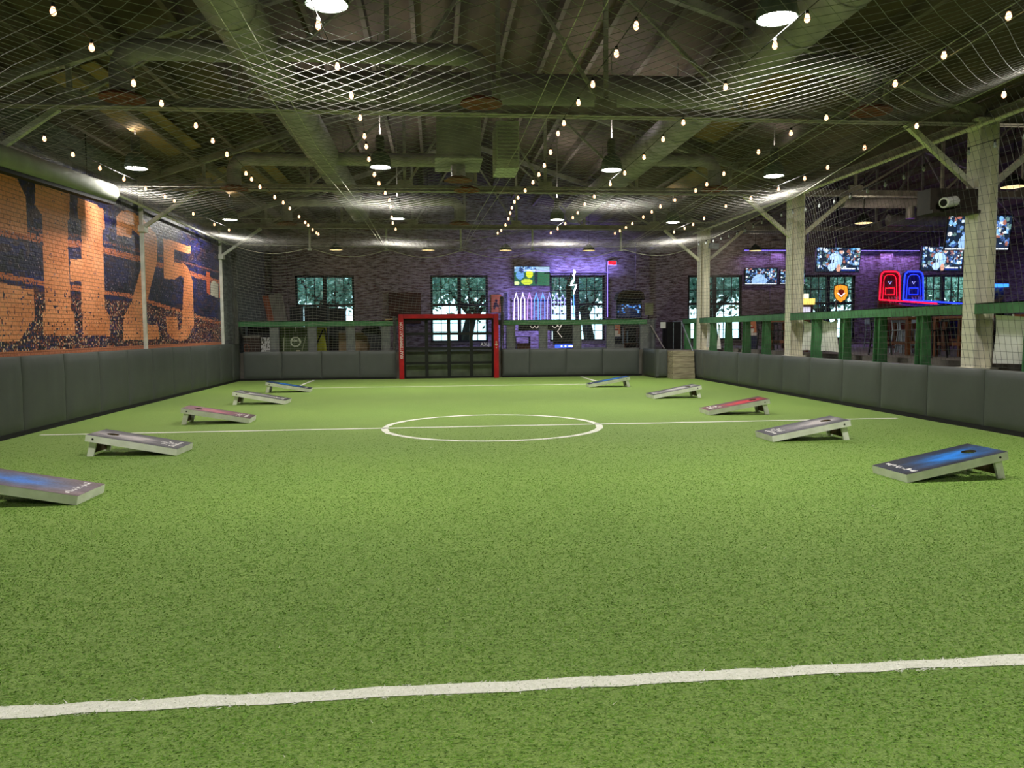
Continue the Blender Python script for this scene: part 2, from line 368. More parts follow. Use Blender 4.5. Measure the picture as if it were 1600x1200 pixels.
# steel windows: frame, mullions, every pane
FRAME = mat('window_steel', (22, 24, 28), (14, 16, 18), 8, .5)
PANE = glass_mat('window_glass', (.80, .95, .96), .05)
for i, (a, b) in enumerate(WINS):
    w = tag(thing('window_%d' % (i + 1), None, None, (a, YW, WZ0)), kind='structure')
    yc = YW + .10; mid = (a + b) / 2; zt = 2.78
    fr = MB(); t = .09
    fr.box((a, yc - .06, WZ0), (a + t, yc + .06, WZ1)).box((b - t, yc - .06, WZ0), (b, yc + .06, WZ1)).box((a, yc - .06, WZ0), (b, yc + .06, WZ0 + t)).box((a, yc - .06, WZ1 - t), (b, yc + .06, WZ1))
    fr.build('frame', FRAME, w)
    bx((mid - .075, yc - .07, WZ0 + t), (mid + .075, yc + .07, WZ1 - t)).build('mullion', FRAME, w)
    bx((a + t, yc - .065, zt - .05), (b - t, yc + .065, zt + .05)).build('transom', FRAME, w)
    bx((a - .08, YW - .06, WZ0 - .07), (b + .08, YW + .3, WZ0)).build('sill', CONC, w)
    bars = MB(); pw = (mid - .075 - a - t) / 3; pane = None
    zs = [WZ0 + t + (zt - .05 - WZ0 - t) * k / 4 for k in range(5)], [zt + .05 + (WZ1 - t - zt - .05) * k / 2 for k in range(3)]
    for x0 in (a + t, mid + .075):
        for k in (1, 2): bars.box((x0 + pw * k - .014, yc - .025, WZ0 + t), (x0 + pw * k + .014, yc + .025, WZ1 - t))
        for zz in zs:
            for z in zz[1:-1]: bars.box((x0, yc - .024, z - .014), (x0 + 3 * pw, yc + .024, z + .014))
            me = bx((0, -.003, 0), (pw, .003, zz[1] - zz[0])).mesh('pane', PANE)
            for k in range(3):
                for z in zz[:-1]: link('pane', me, w, (x0 + pw * k - a, .10, z - WZ0))
    bars.build('glazing_bars', FRAME, w)
def roofz(x):
    x0, xr, x1 = (XL - .3, RIDGE, 9.1) if x < 9.1 else (9.1, 17.1, XW + .3)
    return 5.42 + 2.8 * ((x - x0) / (xr - x0) if x < xr else (x1 - x) / (x1 - xr))
# roof: two gabled bays side by side, purlins under the deck
p = MB()
for x0, xr, x1 in ((XL - .3, RIDGE, 9.1), (9.1, 17.1, XW + .3)):
    for xa, za, xb, zb in ((x0, 5.42, xr, 8.22), (xr, 8.22, x1, 5.42)):
        p.prism([(xa, -8.3, za), (xb, -8.3, zb), (xb, -8.3, zb + .15), (xa, -8.3, za + .15)], (0, YW + 8.6, 0))
ceil = struct('ceiling', p, ROOF)
PUR = mat('purlin_wood', (124, 110, 106), (92, 82, 80), 5, .8, stretch=(1, .2, 1))
for x0, xr, x1 in ((XL, RIDGE, 9.1), (9.1, 17.1, XW)):
    for s in (-1, 1):
        xe = x0 if s < 0 else x1
        for k in range(9):
            f = (k + .6) / 9.2; x = xe + (xr - xe) * f; z = 5.42 + 2.8 * f
            bx((x - .045, -8, z - .22), (x + .045, YW, z + .02)).build('purlin', PUR, ceil)
# lighter boards between some purlins
BOARD = mat('roof_board', (150, 122, 82), (118, 96, 66), 3, .8, stretch=(1, .3, 1))
for xm, ya, yb, wd in ((-5.6, 13.2, 18.9, .7), (-4.7, 20.4, 25.6, .75), (-5.6, 21, 24.5, .6), (6.6, 13.4, 18.8, .7), (7.5, 20.2, 25.4, .7)):
    f = (xm - XL) / (RIDGE - XL) if xm < RIDGE else (9.1 - xm) / (9.1 - RIDGE); sl = 2.8 / (RIDGE - XL) * (1 if xm < RIDGE else -1); z = 5.36 + 2.8 * f
    MB().prism([(xm - wd / 2, ya, z - sl * wd / 2), (xm + wd / 2, ya, z + sl * wd / 2), (xm + wd / 2, ya, z + sl * wd / 2 - .02), (xm - wd / 2, ya, z - sl * wd / 2 - .02)], (0, yb - ya, 0)).build('roof_board', BOARD, ceil)
# dark kick strips below the pads
BLACK = mat('black_rubber', (14, 14, 15), (22, 22, 23), 9, .8)
struct('baseboard_left', bx((XL, -.9, 0), (PAD_L - .015, 28.05, .07)), BLACK)
struct('baseboard_right', bx((PAD_R + .015, -.9, 0), (XR, 26.3, .07)), BLACK)
struct('baseboard_back', MB().box((PAD_L, PAD_B + .015, 0), (-1.37, YB, .07)).box((2.4, PAD_B + .015, 0), (7.5, YB, .07)), BLACK)

# ================================================================== padding round the field
VINYL = mat('grey_vinyl', (84, 88, 86), (76, 80, 78), 1.2, .5, bump=.25, bscale=3.5)
PADS = {}
def pad_mesh(w, h, t=.13):
    key = (round(w, 2), round(h, 2), t)
    if key in PADS: return PADS[key]
    nu, nv = 14, 8; V = []; F = []; r = random.Random(int(w * 100 + h * 10))
    for j in range(nv + 1):
        for i in range(nu + 1):
            u, v = i / nu, j / nv
            u = .5 - .5 * math.cos(PI * u) * (1 if 0 < i < nu else 1); v = .5 - .5 * math.cos(PI * v)
            e = (1 - abs(2 * u - 1) ** 14) * (1 - abs(2 * v - 1) ** 12)
            wr = .006 * math.sin(9 * u + 14 * v * (u - .4) + r.random()) * e
            V.append(((u) * w + .004 * (1 - 2 * u), -(t * (.72 + .28 * e) + wr), v * h))
    n = nu + 1
    for j in range(nv):
        for i in range(nu): F.append((j * n + i, j * n + i + 1, (j + 1) * n + i + 1, (j + 1) * n + i))
    ring = [i for i in range(n)] + [j * n + nu for j in range(1, nv + 1)] + [nv * n + i for i in range(nu - 1, -1, -1)] + [j * n for j in range(nv - 1, 0, -1)]
    b = len(V)
    for k in ring: V.append((V[k][0], 0, V[k][2]))
    for k in range(len(ring)): k2 = (k + 1) % len(ring); F.append((ring[k2], ring[k], b + k, b + k2))
    F.append(tuple(b + k for k in range(len(ring))))
    PADS[key] = MB().add(V, F).mesh('wall_pad', VINYL, smooth=True); return PADS[key]
def pad(x, y, rz, w, h, label, group, z=.06):
    o = link('wall_pad', pad_mesh(w, h), None, (x, y, z)); o.rotation_euler = (0, 0, rz); tag(o, label, 'wall pad', group)
for k in range(17):
    y = 3.14 + 1.5 * k
    w = 1.5 if k < 16 else 28.1 - y
    pad(PAD_L - .13, y, PI / 2, w, 1.24, 'tall grey vinyl wall pad below the mural, %s from the end corner' % ORD[16 - k], 'pads along the mural wall')
ys = [26.3] + [11.82 + 1.48 * k for k in range(9, -6, -1)]
for a, b in zip(ys, ys[1:]):
    pad(PAD_R + .13, a, -PI / 2, a - b, .92, 'low grey vinyl pad on the bar side, %s from the corner steps' % ORD[ys.index(a)], 'pads along the bar side')
for i, (a, b, s) in enumerate([(-6.62, -5.32, 0), (-5.32, -3.96, 0), (-3.96, -2.64, 0), (-2.64, -1.37, 0), (2.40, 3.39, 1), (3.39, 4.72, 1), (4.72, 6.05, 1), (6.05, 7.40, 1)]):
    pad(a, PAD_B + .13, 0, b - a, .94, 'grey vinyl end wall pad, %s from the red goal toward the %s' % (ORD[i - 4 if s else 3 - i], 'corner steps' if s else 'mural wall'), 'end pads right of the goal' if s else 'end pads left of the goal')
pad(7.52 + .13, 28.05, -PI / 2, 1.72, .94, 'grey vinyl pad wrapping the side of the corner landing', None)
pad(7.54, 26.33 + .13, 0, .42, .94, 'narrow grey vinyl pad on the front of the landing beside wooden steps', None)

# wooden steps up to the landing
WOODP = mat('weathered_planks', (170, 160, 136), (132, 122, 100), 7, .8, bump=.4, bscale=30, stretch=(.4, 1, 3))
st = thing('wooden_steps', 'weathered timber plank steps in the corner between grey pads', 'steps', (8.3, 26.2, 0))
for k in range(5):
    bx((7.97, 25.72 + .025 * k + .012 * (k % 2), .19 * k + .004), (8.72, 26.5, .19 * k + .186)).build('plank', WOODP, st, bevel=.006)
# metal stair rail
GALV = mat('galvanised', (150, 160, 168), (120, 128, 136), 10, .4, .7)
h = thing('stair_handrail', 'thin pale steel handrail sloping down beside the wooden steps', 'handrail', (8.62, 26.9, ZP))
MB().tube([(8.62, 27.9, ZP + 1.0), (8.62, 26.9, ZP + 1.0), (8.70, 25.9, .93)], .022, 8).build('rail', GALV, h, smooth=True)
MB().tube([(8.62, 27.85, ZP), (8.62, 27.85, ZP + 1.0)], .02, 8).build('post', GALV, h, smooth=True)
MB().tube([(8.62, 26.9, ZP), (8.62, 26.9, ZP + 1.0)], .02, 8).build('post', GALV, h, smooth=True)

# ================================================================== goal and glazed door behind it
RED = mat('red_paint', (176, 18, 28), (150, 14, 24), 4, .4)
g = thing('soccer_goal', 'red square steel goal frame with white lettering on its post', 'goal', (.51, 27.85, 0))
gx0, gx1, gz, gy = -1.25, 2.25, 2.27, 27.72
WHITE = mat('white_lettering', (236, 236, 232), (226, 226, 222), 10, .5)
pl = bx((gx0, gy, 0), (gx0 + .17, gy + .2, gz)).build('post', RED, g, bevel=.012)
pr = bx((gx1 - .17, gy, 0), (gx1, gy + .2, gz)).build('post', RED, g, bevel=.012)
bx((gx0 + .17, gy + .005, gz - .15), (gx1 - .17, gy + .195, gz)).build('crossbar', RED, g, bevel=.012)
for x in (gx0 + .03, gx1 - .03): MB().bar((x, gy + .15, gz - .1), (x, gy + .42, gz - .3), .06, .06).build('stay', RED, g)
t = link('lettering', text_mesh('lettering', 'KRAFTSMANPLAY.COM', .155, WHITE), pl); t['label'] = 'white capital lettering running up the post'
_b = [v.co.x for v in t.data.vertices]; _s = 1.26 / (max(_b) - min(_b))
t.scale = (_s, 1, 1); t.rotation_euler = (PI / 2, -PI / 2, 0); t.location = Vector((gx0 + .145, gy - .003, .72)) - wloc(pl)
tg = MB()
for z, r in ((1.19, .045), (1.08, .022), (1.28, .03)): tg.lathe([(0, 0), (r, 0), (r, -.006), (0, -.006)], (gx1 - .085, gy, z), 14, 'y')
tg.build('round_sticker', mat('sticker', (210, 196, 170), (150, 130, 110), 30, .5), pr)
BLK = mat('black_steel', (20, 21, 23), (14, 15, 16), 6, .45)
d = tag(thing('door_1', None, None, (.5, 28.0, 0)), kind='structure')
dx0, dx1, dz0, dz1, dy = gx0 + .17, gx1 - .17, .03, gz - .17, 28.02
fr = MB(); cw = (dx1 - dx0) / 4; rh = (dz1 - dz0) / 4
for k in range(5): fr.box((dx0 + cw * k - .06, dy - .03, dz0), (dx0 + cw * k + .06, dy + .03, dz1))
fr.build('stile', BLK, d)
fr = MB()
for k in range(5): fr.box((dx0, dy - .026, dz0 + rh * k - .045), (dx1, dy + .026, dz0 + rh * k + .045))
fr.build('rail', BLK, d)
DG = glass_mat('door_glass', (.86, .90, .88), .05); me = bx((0, -.003, 0), (cw - .12, .003, rh - .09)).mesh('pane', DG)
for i in range(4):
    for k in range(4): link('pane', me, d, Vector((dx0 + cw * i + .06, dy, dz0 + rh * k + .045)) - d.location)
t = link('pane_lettering', text_mesh('pane_lettering', 'A3LJ', .17, WHITE), d); t.rotation_euler = (PI / 2, 0, 0); t.location = Vector((1.62, dy - .006, dz0 + rh * 2 + .07)) - d.location

# ================================================================== green guard rails
GREEN = mat('green_paint', (84, 138, 92), (66, 116, 74), 5, .45, bump=.1)
GREYP = mat('grey_post_paint', (120, 124, 122), (100, 104, 104), 6, .6)
def ibeam(mb, p, q, w, hgt, t=.014):
    p, q = Vector(p), Vector(q)
    for dz in (0, hgt - t): mb.bar(p + Vector((0, 0, dz - hgt + t / 2)), q + Vector((0, 0, dz - hgt + t / 2)), w, t)
    mb.bar(p + Vector((0, 0, -hgt / 2)), q + Vector((0, 0, -hgt / 2)), t, hgt - 2 * t); return mb
def rail(p, q, label, posts, axis, pm, group=None):
    r = thing('guard_rail', label, 'railing', ((p[0] + q[0]) / 2, (p[1] + q[1]) / 2, ZP), 0, group)
    m = MB(); w = .08                      # channel with its flat face to the field
    if axis == 'x': m.box((p[0], p[1] - w, 1.88), (q[0], p[1] - w + .02, 2.06)).box((p[0], p[1] - w, 2.045), (q[0], p[1] + w, 2.06)).box((p[0], p[1] - w - .012, 1.88), (q[0], p[1] + w, 1.895))
    else: m.box((p[0] - w, p[1], 1.88), (p[0] - w + .02, q[1], 2.06)).box((p[0] - w, p[1], 2.045), (p[0] + w, q[1], 2.06)).box((p[0] - w - .012, p[1], 1.88), (p[0] + w, q[1], 1.895))
    m.build('beam', GREEN, r)
    for s in posts:
        m = MB()
        if axis == 'x':
            x, y = s, p[1]
            m.box((x - .155, y - .02, ZP), (x + .155, y + .02, 1.89)); m.box((x - .155, y - .07, ZP), (x - .13, y + .07, 1.89)); m.box((x + .13, y - .07, ZP), (x + .155, y + .07, 1.89))
        else:
            x, y = p[0], s
            m.box((x - .02, y - .085, ZP), (x + .02, y + .085, 1.885))
            for sy in (-1, 1): m.prism([(x - .10, y + sy * .085, ZP), (x + .10, y + sy * .085, ZP), (x + .075, y + sy * .085, 1.885), (x - .075, y + sy * .085, 1.885)], (0, sy * .016, 0))
            m.box((x - .11, y - .12, ZP), (x + .11, y + .12, ZP + .02))
        m.build('post', pm, r)
    return r
rail((-6.88, 28.4, 2.06), (-1.27, 28.4, 2.06), 'green steel guard rail on grey posts left of the red goal', (-5.61, -4.31, -2.97, -1.74), 'x', GREYP)
rail((2.15, 28.4, 2.06), (7.77, 28.4, 2.06), 'green steel guard rail on grey posts before the neon picket fence', (2.75, 3.93, 5.18, 6.42, 7.68), 'x', GREYP)
rail((9.12, 28.1, 2.06), (9.12, 26.55, 2.06), 'short green guard rail by the corner steps', (27.75, 26.75), 'y', GREEN)
rail((9.12, 26.25, 2.06), (9.12, 19.66, 2.06), 'green guard rail between the two far cream columns', (25.1, 23.75, 22.33, 20.94), 'y', GREEN)
rail((9.12, 19.34, 2.06), (9.12, 12.76, 2.06), 'green guard rail between column with white cloths and column with projector', (18.08, 16.75, 15.36, 13.94), 'y', GREEN)
rail((9.12, 12.44, 2.06), (9.12, 5.9, 2.06), 'green guard rail beyond the column with the projector', (11.2, 9.8, 8.4, 7.0), 'y', GREEN)

# ================================================================== columns, trusses
CREAM = mat('cream_paint', (244, 240, 222), (226, 222, 202), 3, .55, bump=.12)
PALE = mat('pale_paint', (210, 210, 202), (184, 184, 174), 5, .5)
def column(y, label):
    c = thing('steel_column', label, 'column', (9.22, y, ZP), 0)
    m = MB(); x = 9.22
    m.box((x - .17, y - .16, ZP), (x - .145, y + .16, 5.1)).box((x + .145, y - .16, ZP), (x + .17, y + .16, 5.1)).box((x - .145, y - .012, ZP), (x + .145, y + .012, 5.1))
    m.build('shaft', CREAM, c)
    bx((x - .24, y - .22, ZP), (x + .24, y + .22, ZP + .025)).build('base_plate', CREAM, c)
    bx((x - .24, y - .2, 5.07), (x + .24, y + .2, 5.12)).build('cap_plate', CREAM, c)
    for s in (-1, 1): MB().bar((x + s * .15, y, 4.02), (x + s * 1.38, y, 5.04), .09, .09).build('knee_brace', CREAM, c)
    return c
for y, lb in ((26.4, 'cream steel column beside the corner steps'), (19.5, 'cream steel column rising between two green guard rails and white cloths'), (12.6, 'cream steel column carrying the white projector'), (5.7, 'cream steel column past the end of the sheet on the rail')):
    column(y, lb)
def lcolumn(y, label):
    c = thing('wall_post', label, 'post', (XL + .05, y, 0))
    MB().box((XL, y - .03, 0), (XL + .09, y + .03, 5.3)).build('shaft', PALE, c)
    MB().bar((XL + .08, y, 4.15), (-5.55, y, 5.03), .08, .08).build('knee_brace', PALE, c)
    MB().box((XL, y - .12, 4.05), (XL + .16, y + .12, 4.2)).build('bracket', PALE, c)
for y, lb in ((26.4, 'pale steel wall post at the far end of the mural'), (19.5, 'pale steel wall post crossing the mural between its two numerals'), (12.6, 'pale steel wall post at the near side of the mural')): lcolumn(y, lb)
def truss(x0, x1, xr, y, label, group):
    t = thing('roof_truss', label, 'truss', ((x0 + x1) / 2, y, 5.06), 0, group); zc, zr = 5.12, 7.86
    m = MB()
    for s in (-1, 1):
        m.box((x0, y + s * .02, zc - .06), (x1, y + s * .035, zc + .08)); m.box((x0, y + s * .02, zc - .075), (x1, y + s * .11, zc - .06))
    m.build('bottom_chord', STEEL, t)
    for xa, xb in ((x0, xr), (x1, xr)): MB().bar((xa, y, zc + .12), (xb, y, zr), .12, .14).build('top_chord', STEEL, t)
    L = (x1 - x0) / 2; pts = [xr - L * .8, xr - L * .5, xr - L * .214, xr, xr + L * .214, xr + L * .5, xr + L * .8]
    top = lambda x: zc + .12 + (zr - zc - .12) * (1 - abs(x - xr) / L)
    for i, x in enumerate(pts):
        MB().bar((x, y, zc), (x, y, top(x) - .05), .07, .06).build('web_post', STEEL, t)
        if i in (0, 2, 4, 6): bx((x - .17, y - .05, zc - .05), (x + .17, y + .05, zc + .2)).build('gusset_plate', STEEL, t)
    for a, b in ((0, 1), (1, 2), (2, 3), (6, 5), (5, 4), (4, 3)):
        MB().bar((pts[a], y, zc + .02), (pts[b], y, top(pts[b]) - .06), .06, .05).build('web_diagonal', STEEL, t)
    bm = MB()
    for i in range(int((x1 - x0) / .55)): bm.lathe([(0, -.012), (.02, -.012), (.02, 0)], (x0 + .3 + i * .55, y - .035, zc + .015), 6, 'y')
    tag(bm.build('bolt_heads', STEEL, t), kind='stuff'); return t
for y, lb in ((26.4, 'riveted steel roof truss above the end of the net with hanging rods'), (19.5, 'riveted steel roof truss halfway down the field above the net'), (12.6, 'steel roof truss under the big cross duct')):
    truss(-6.88, 9.2, RIDGE, y, lb, None)
    truss(9.25, 24.98, 17.1, y, 'roof truss over the bar seating in line with the ' + {26.4: 'corner column', 19.5: 'middle cream column', 12.6: 'projector column'}[y], 'trusses over the bar')
# pale eave pipes along both edges of the field, and hangers of the net
tag(MB().tube([(-6.70, y, 4.66 - .006 * (y - 13)) for y in (3, 10, 16, 22, 26.4)], .035, 8).build('eave_pipe', PALE, None, True), 'pale pipe along the top of the mural wall carrying the net edge', 'pipe')
tag(MB().tube([(9.05, y, 5.0) for y in (3, 12, 20, 27)], .035, 8).build('eave_pipe', CREAM, None, True), 'cream pipe running over the heads of the cream columns', 'pipe')
tag(ibeam(MB(), (9.25, 3, 5.22), (9.25, 33.3, 5.22), .14, .14).build('eave_beam', STEEL), 'steel beam joining the heads of the cream columns', 'beam')
RODX = (-4.02, -1.54, .91, 3.31, 6.33)
for x in RODX:
    r = thing('net_hanger', 'pale hanger rod below the end truss, %s from the mural wall' % ORD[RODX.index(x)], 'rod', (x, 26.4, 4.36), 0, 'hanger rods of the net')
    MB().tube([(x, 26.4, 4.36), (x, 26.4, 5.06)], .035, 8).build('rod', PALE, r, smooth=True)
    bx((x - .06, 26.34, 4.34), (x + .06, 26.46, 4.38)).build('foot_plate', PALE, r)

# ================================================================== cornhole boards
CW = mat('white_board_paint', (238, 240, 228), (216, 220, 202), 5, .6, bump=.15, bscale=30)
PLY = mat('raw_plywood', (110, 88, 62), (72, 58, 42), 8, .8, stretch=(.5, 3, 1))
BOLT = mat('dark_bolt', (40, 40, 42), None, 8, .5, .6)
TOP = amat('board_print', 0, .5, spec=.22)
TH = math.asin((.305 - .09) / 1.22); CT, ST = math.cos(TH), math.sin(TH)
def tilt(x, y, z): return (x * CT - z * ST, y, x * ST + z * CT)
def tb(a, b):
    m = MB().box(a, b); m.v = [tilt(*v) for v in m.v]; return m
def board_art(kind):
    Wd, H = 96, 48; img = np.zeros((H, Wd, 3)); X, Y = np.meshgrid(np.linspace(0, 1, Wd), np.linspace(-1, 1, H))
    dark, glow, haze = {'blue': ((24, 24, 34), (24, 116, 206), (48, 60, 92)), 'grey': ((46, 46, 56), (190, 182, 182), (96, 92, 100)), 'red': ((60, 40, 46), (196, 24, 46), (130, 40, 54)), 'steel': ((40, 40, 44), (196, 192, 190), (92, 92, 96)), 'brown': ((92, 74, 78), (60, 116, 200), (150, 128, 130)), 'wine': ((66, 50, 56), (176, 92, 110), (120, 72, 84))}[kind]  # brown is the blue design with brownish glare mixed into its colours
    n = noise2(H, Wd, 10, 26) * .6 + noise2(H, Wd, 4, 10) * .4
    g = np.clip(np.exp(-(Y / .62) ** 2) * np.exp(-((X - .62) / .36) ** 2) * (.3 + 1.6 * n) , 0, 1)[..., None]
    hz = np.clip((n - .35) * 1.3, 0, .6)[..., None]
    img[:] = dark; img = img * (1 - hz) + np.array(haze) * hz; img = img * (1 - g) + np.array(glow) * g
    fine = rng.normal(0, 5, (H, Wd, 1)); img = img + fine
    if kind in ('blue', 'brown'):          # one line of small script across the low end
        for k in range(15):
            j = 4 + int(k * 2.7); c0 = 9 + int(rng.integers(0, 2)); img[j:j + 1 + int(rng.integers(0, 2)), c0:c0 + int(rng.integers(2, 5))] = (226, 224, 222)
            if k % 4 == 0: img[j, c0 - 1:c0 + 5] = (226, 224, 222)
    else:                                  # a cluster of white lettering
        for k in range(12): j = 8 + int(k * 2.6); img[j:j + 2, 7 + int(rng.integers(0, 2)):10 + int(rng.integers(0, 2))] = (224, 222, 218)
        for k in range(26):
            j, c0 = int(rng.integers(11, 37)), int(rng.integers(12, 24)); 
            if rng.random() < .5: img[j:j + int(rng.integers(3, 7)), c0] = (224, 222, 218)
            else: img[j, c0:c0 + int(rng.integers(3, 6))] = (224, 222, 218)
    return img
def board(x, y, ang, kind, label):
    b = thing('cornhole_board', label, 'cornhole board', (x, y, 0), math.radians(ang), 'cornhole boards on the turf')
    L, w, hh, t = 1.22, .61, .09, .03; z1 = hh
    img = board_art(kind); H, Wd = img.shape[:2]
    V = np.array([[tilt(L * i / Wd, -w / 2 + w * j / H, z1 + .002) for i in range(Wd + 1)] for j in range(H + 1)])
    gx, gy = np.meshgrid(np.linspace(0, L, Wd + 1), np.linspace(-w / 2, w / 2, H + 1)); hx, hr = L - .23, .078
    dist = np.hypot(gx - hx, gy); cx, cy = (gx[:-1, :-1] + gx[1:, 1:]) / 2, (gy[:-1, :-1] + gy[1:, 1:]) / 2
    keep = np.hypot(cx - hx, cy) > hr; near = np.abs(dist - hr) < .014
    touch = np.zeros_like(near); out = ~keep
    for a in (0, 1):
        for c in (0, 1): touch[a:a + H, c:c + Wd] |= out
    mv = near & touch; sc = np.where(mv, hr / np.maximum(dist, 1e-6), 1)
    V = np.array([tilt(hx + (a - hx) * s, c * s, z1 + .002) for a, c, s in zip(gx.ravel(), gy.ravel(), sc.ravel())])
    i = np.arange(H * (Wd + 1)).reshape(H, Wd + 1)[:, :-1]; Q = np.stack([i, i + 1, i + Wd + 2, i + Wd + 1], -1)[keep]
    me = mesh_np('printed_top', V, Q, TOP); set_print(me, srgb_np(np.clip(img, 0, 255))[keep]); link('printed_top', me, b)
    m = MB(); n = 24                        # plywood under the print with the hole's rim
    for k in range(n):
        a0, a1 = 2 * PI * k / n, 2 * PI * (k + 1) / n
        q = [(hx + hr * math.cos(a), hr * math.sin(a)) for a in (a0, a1)]
        m.add([tilt(*q[0], z1), tilt(*q[1], z1), tilt(*q[1], z1 - .02), tilt(*q[0], z1 - .02)], [(0, 1, 2, 3)])
    m.build('hole_rim', PLY, b, local=True)
    for s in (-1, 1):
        tb((0, s * (w / 2 - t), 0), (L, s * w / 2, z1)).build('side_rail', CW, b, local=True)
    for x0 in (0, L - t): tb((x0, -w / 2 + t, 0), (x0 + t, w / 2 - t, z1)).build('end_rail', CW, b, local=True)
    tb((.4, -w / 2 + t, .01), (.44, w / 2 - t, .07)).build('cross_batten', PLY, b, local=True)
    pv = tilt(L - .10, 0, .045)
    for s in (-1, 1):
        y0 = s * (w / 2 - t - .032); lg = MB(); fx = pv[0] + .07
        lg.prism([(pv[0] - .045, y0 - .016, pv[2] + .03), (pv[0] + .045, y0 - .016, pv[2] + .03), (fx + .042, y0 - .016, 0), (fx - .045, y0 - .016, 0)], (0, .032, 0))
        lg.build('leg', CW, b, local=True)
        MB().lathe([(0, 0), (.013, 0), (.013, s * .006), (0, s * .008)], (pv[0], s * w / 2, pv[2]), 8, 'y').build('bolt', BOLT, b, local=True)
    MB().bar((fx - .0, -w / 2 + t + .05, .10), (fx - .0, w / 2 - t - .05, .10), .02, .13).build('leg_brace', PLY, b, local=True)
    return b
for x, y, a, k, lb in ((-3.47, 7.89 + .305, 179, 'brown', 'blue printed cornhole board with painted brownish glare on the mural side, nearest the penalty line'), (-3.50, 10.97 + .305, 177.5, 'grey', 'grey clouded cornhole board with white emblem on the mural side'),
                       (-3.42, 14.74 + .305, 182, 'wine', 'dull red cornhole board on the mural side past the halfway line'), (-3.46, 18.55 + .305, 177, 'steel', 'grey and black cornhole board between red and blue boards, mural side'),
                       (-3.49, 22.24 + .305, 183, 'blue', 'dark blue cornhole board farthest down the mural side'), (4.99, 7.85 + .305, 3, 'blue', 'bright blue and black cornhole board on the bar side beside grey pads'),
                       (4.91, 11.0 + .305, 0, 'grey', 'grey clouded cornhole board with white emblem on the bar side, by the halfway line'), (5.27, 14.65 + .305, -2, 'red', 'bright red cornhole board on the bar side'),
                       (5.22, 18.40 + .305, 3, 'steel', 'pale grey and black cornhole board on the bar side behind the red one'), (4.47, 22.45 + .305, -3, 'blue', 'blue topped cornhole board farthest down the bar side near the corner steps')):
    board(x, y, a, k, lb)

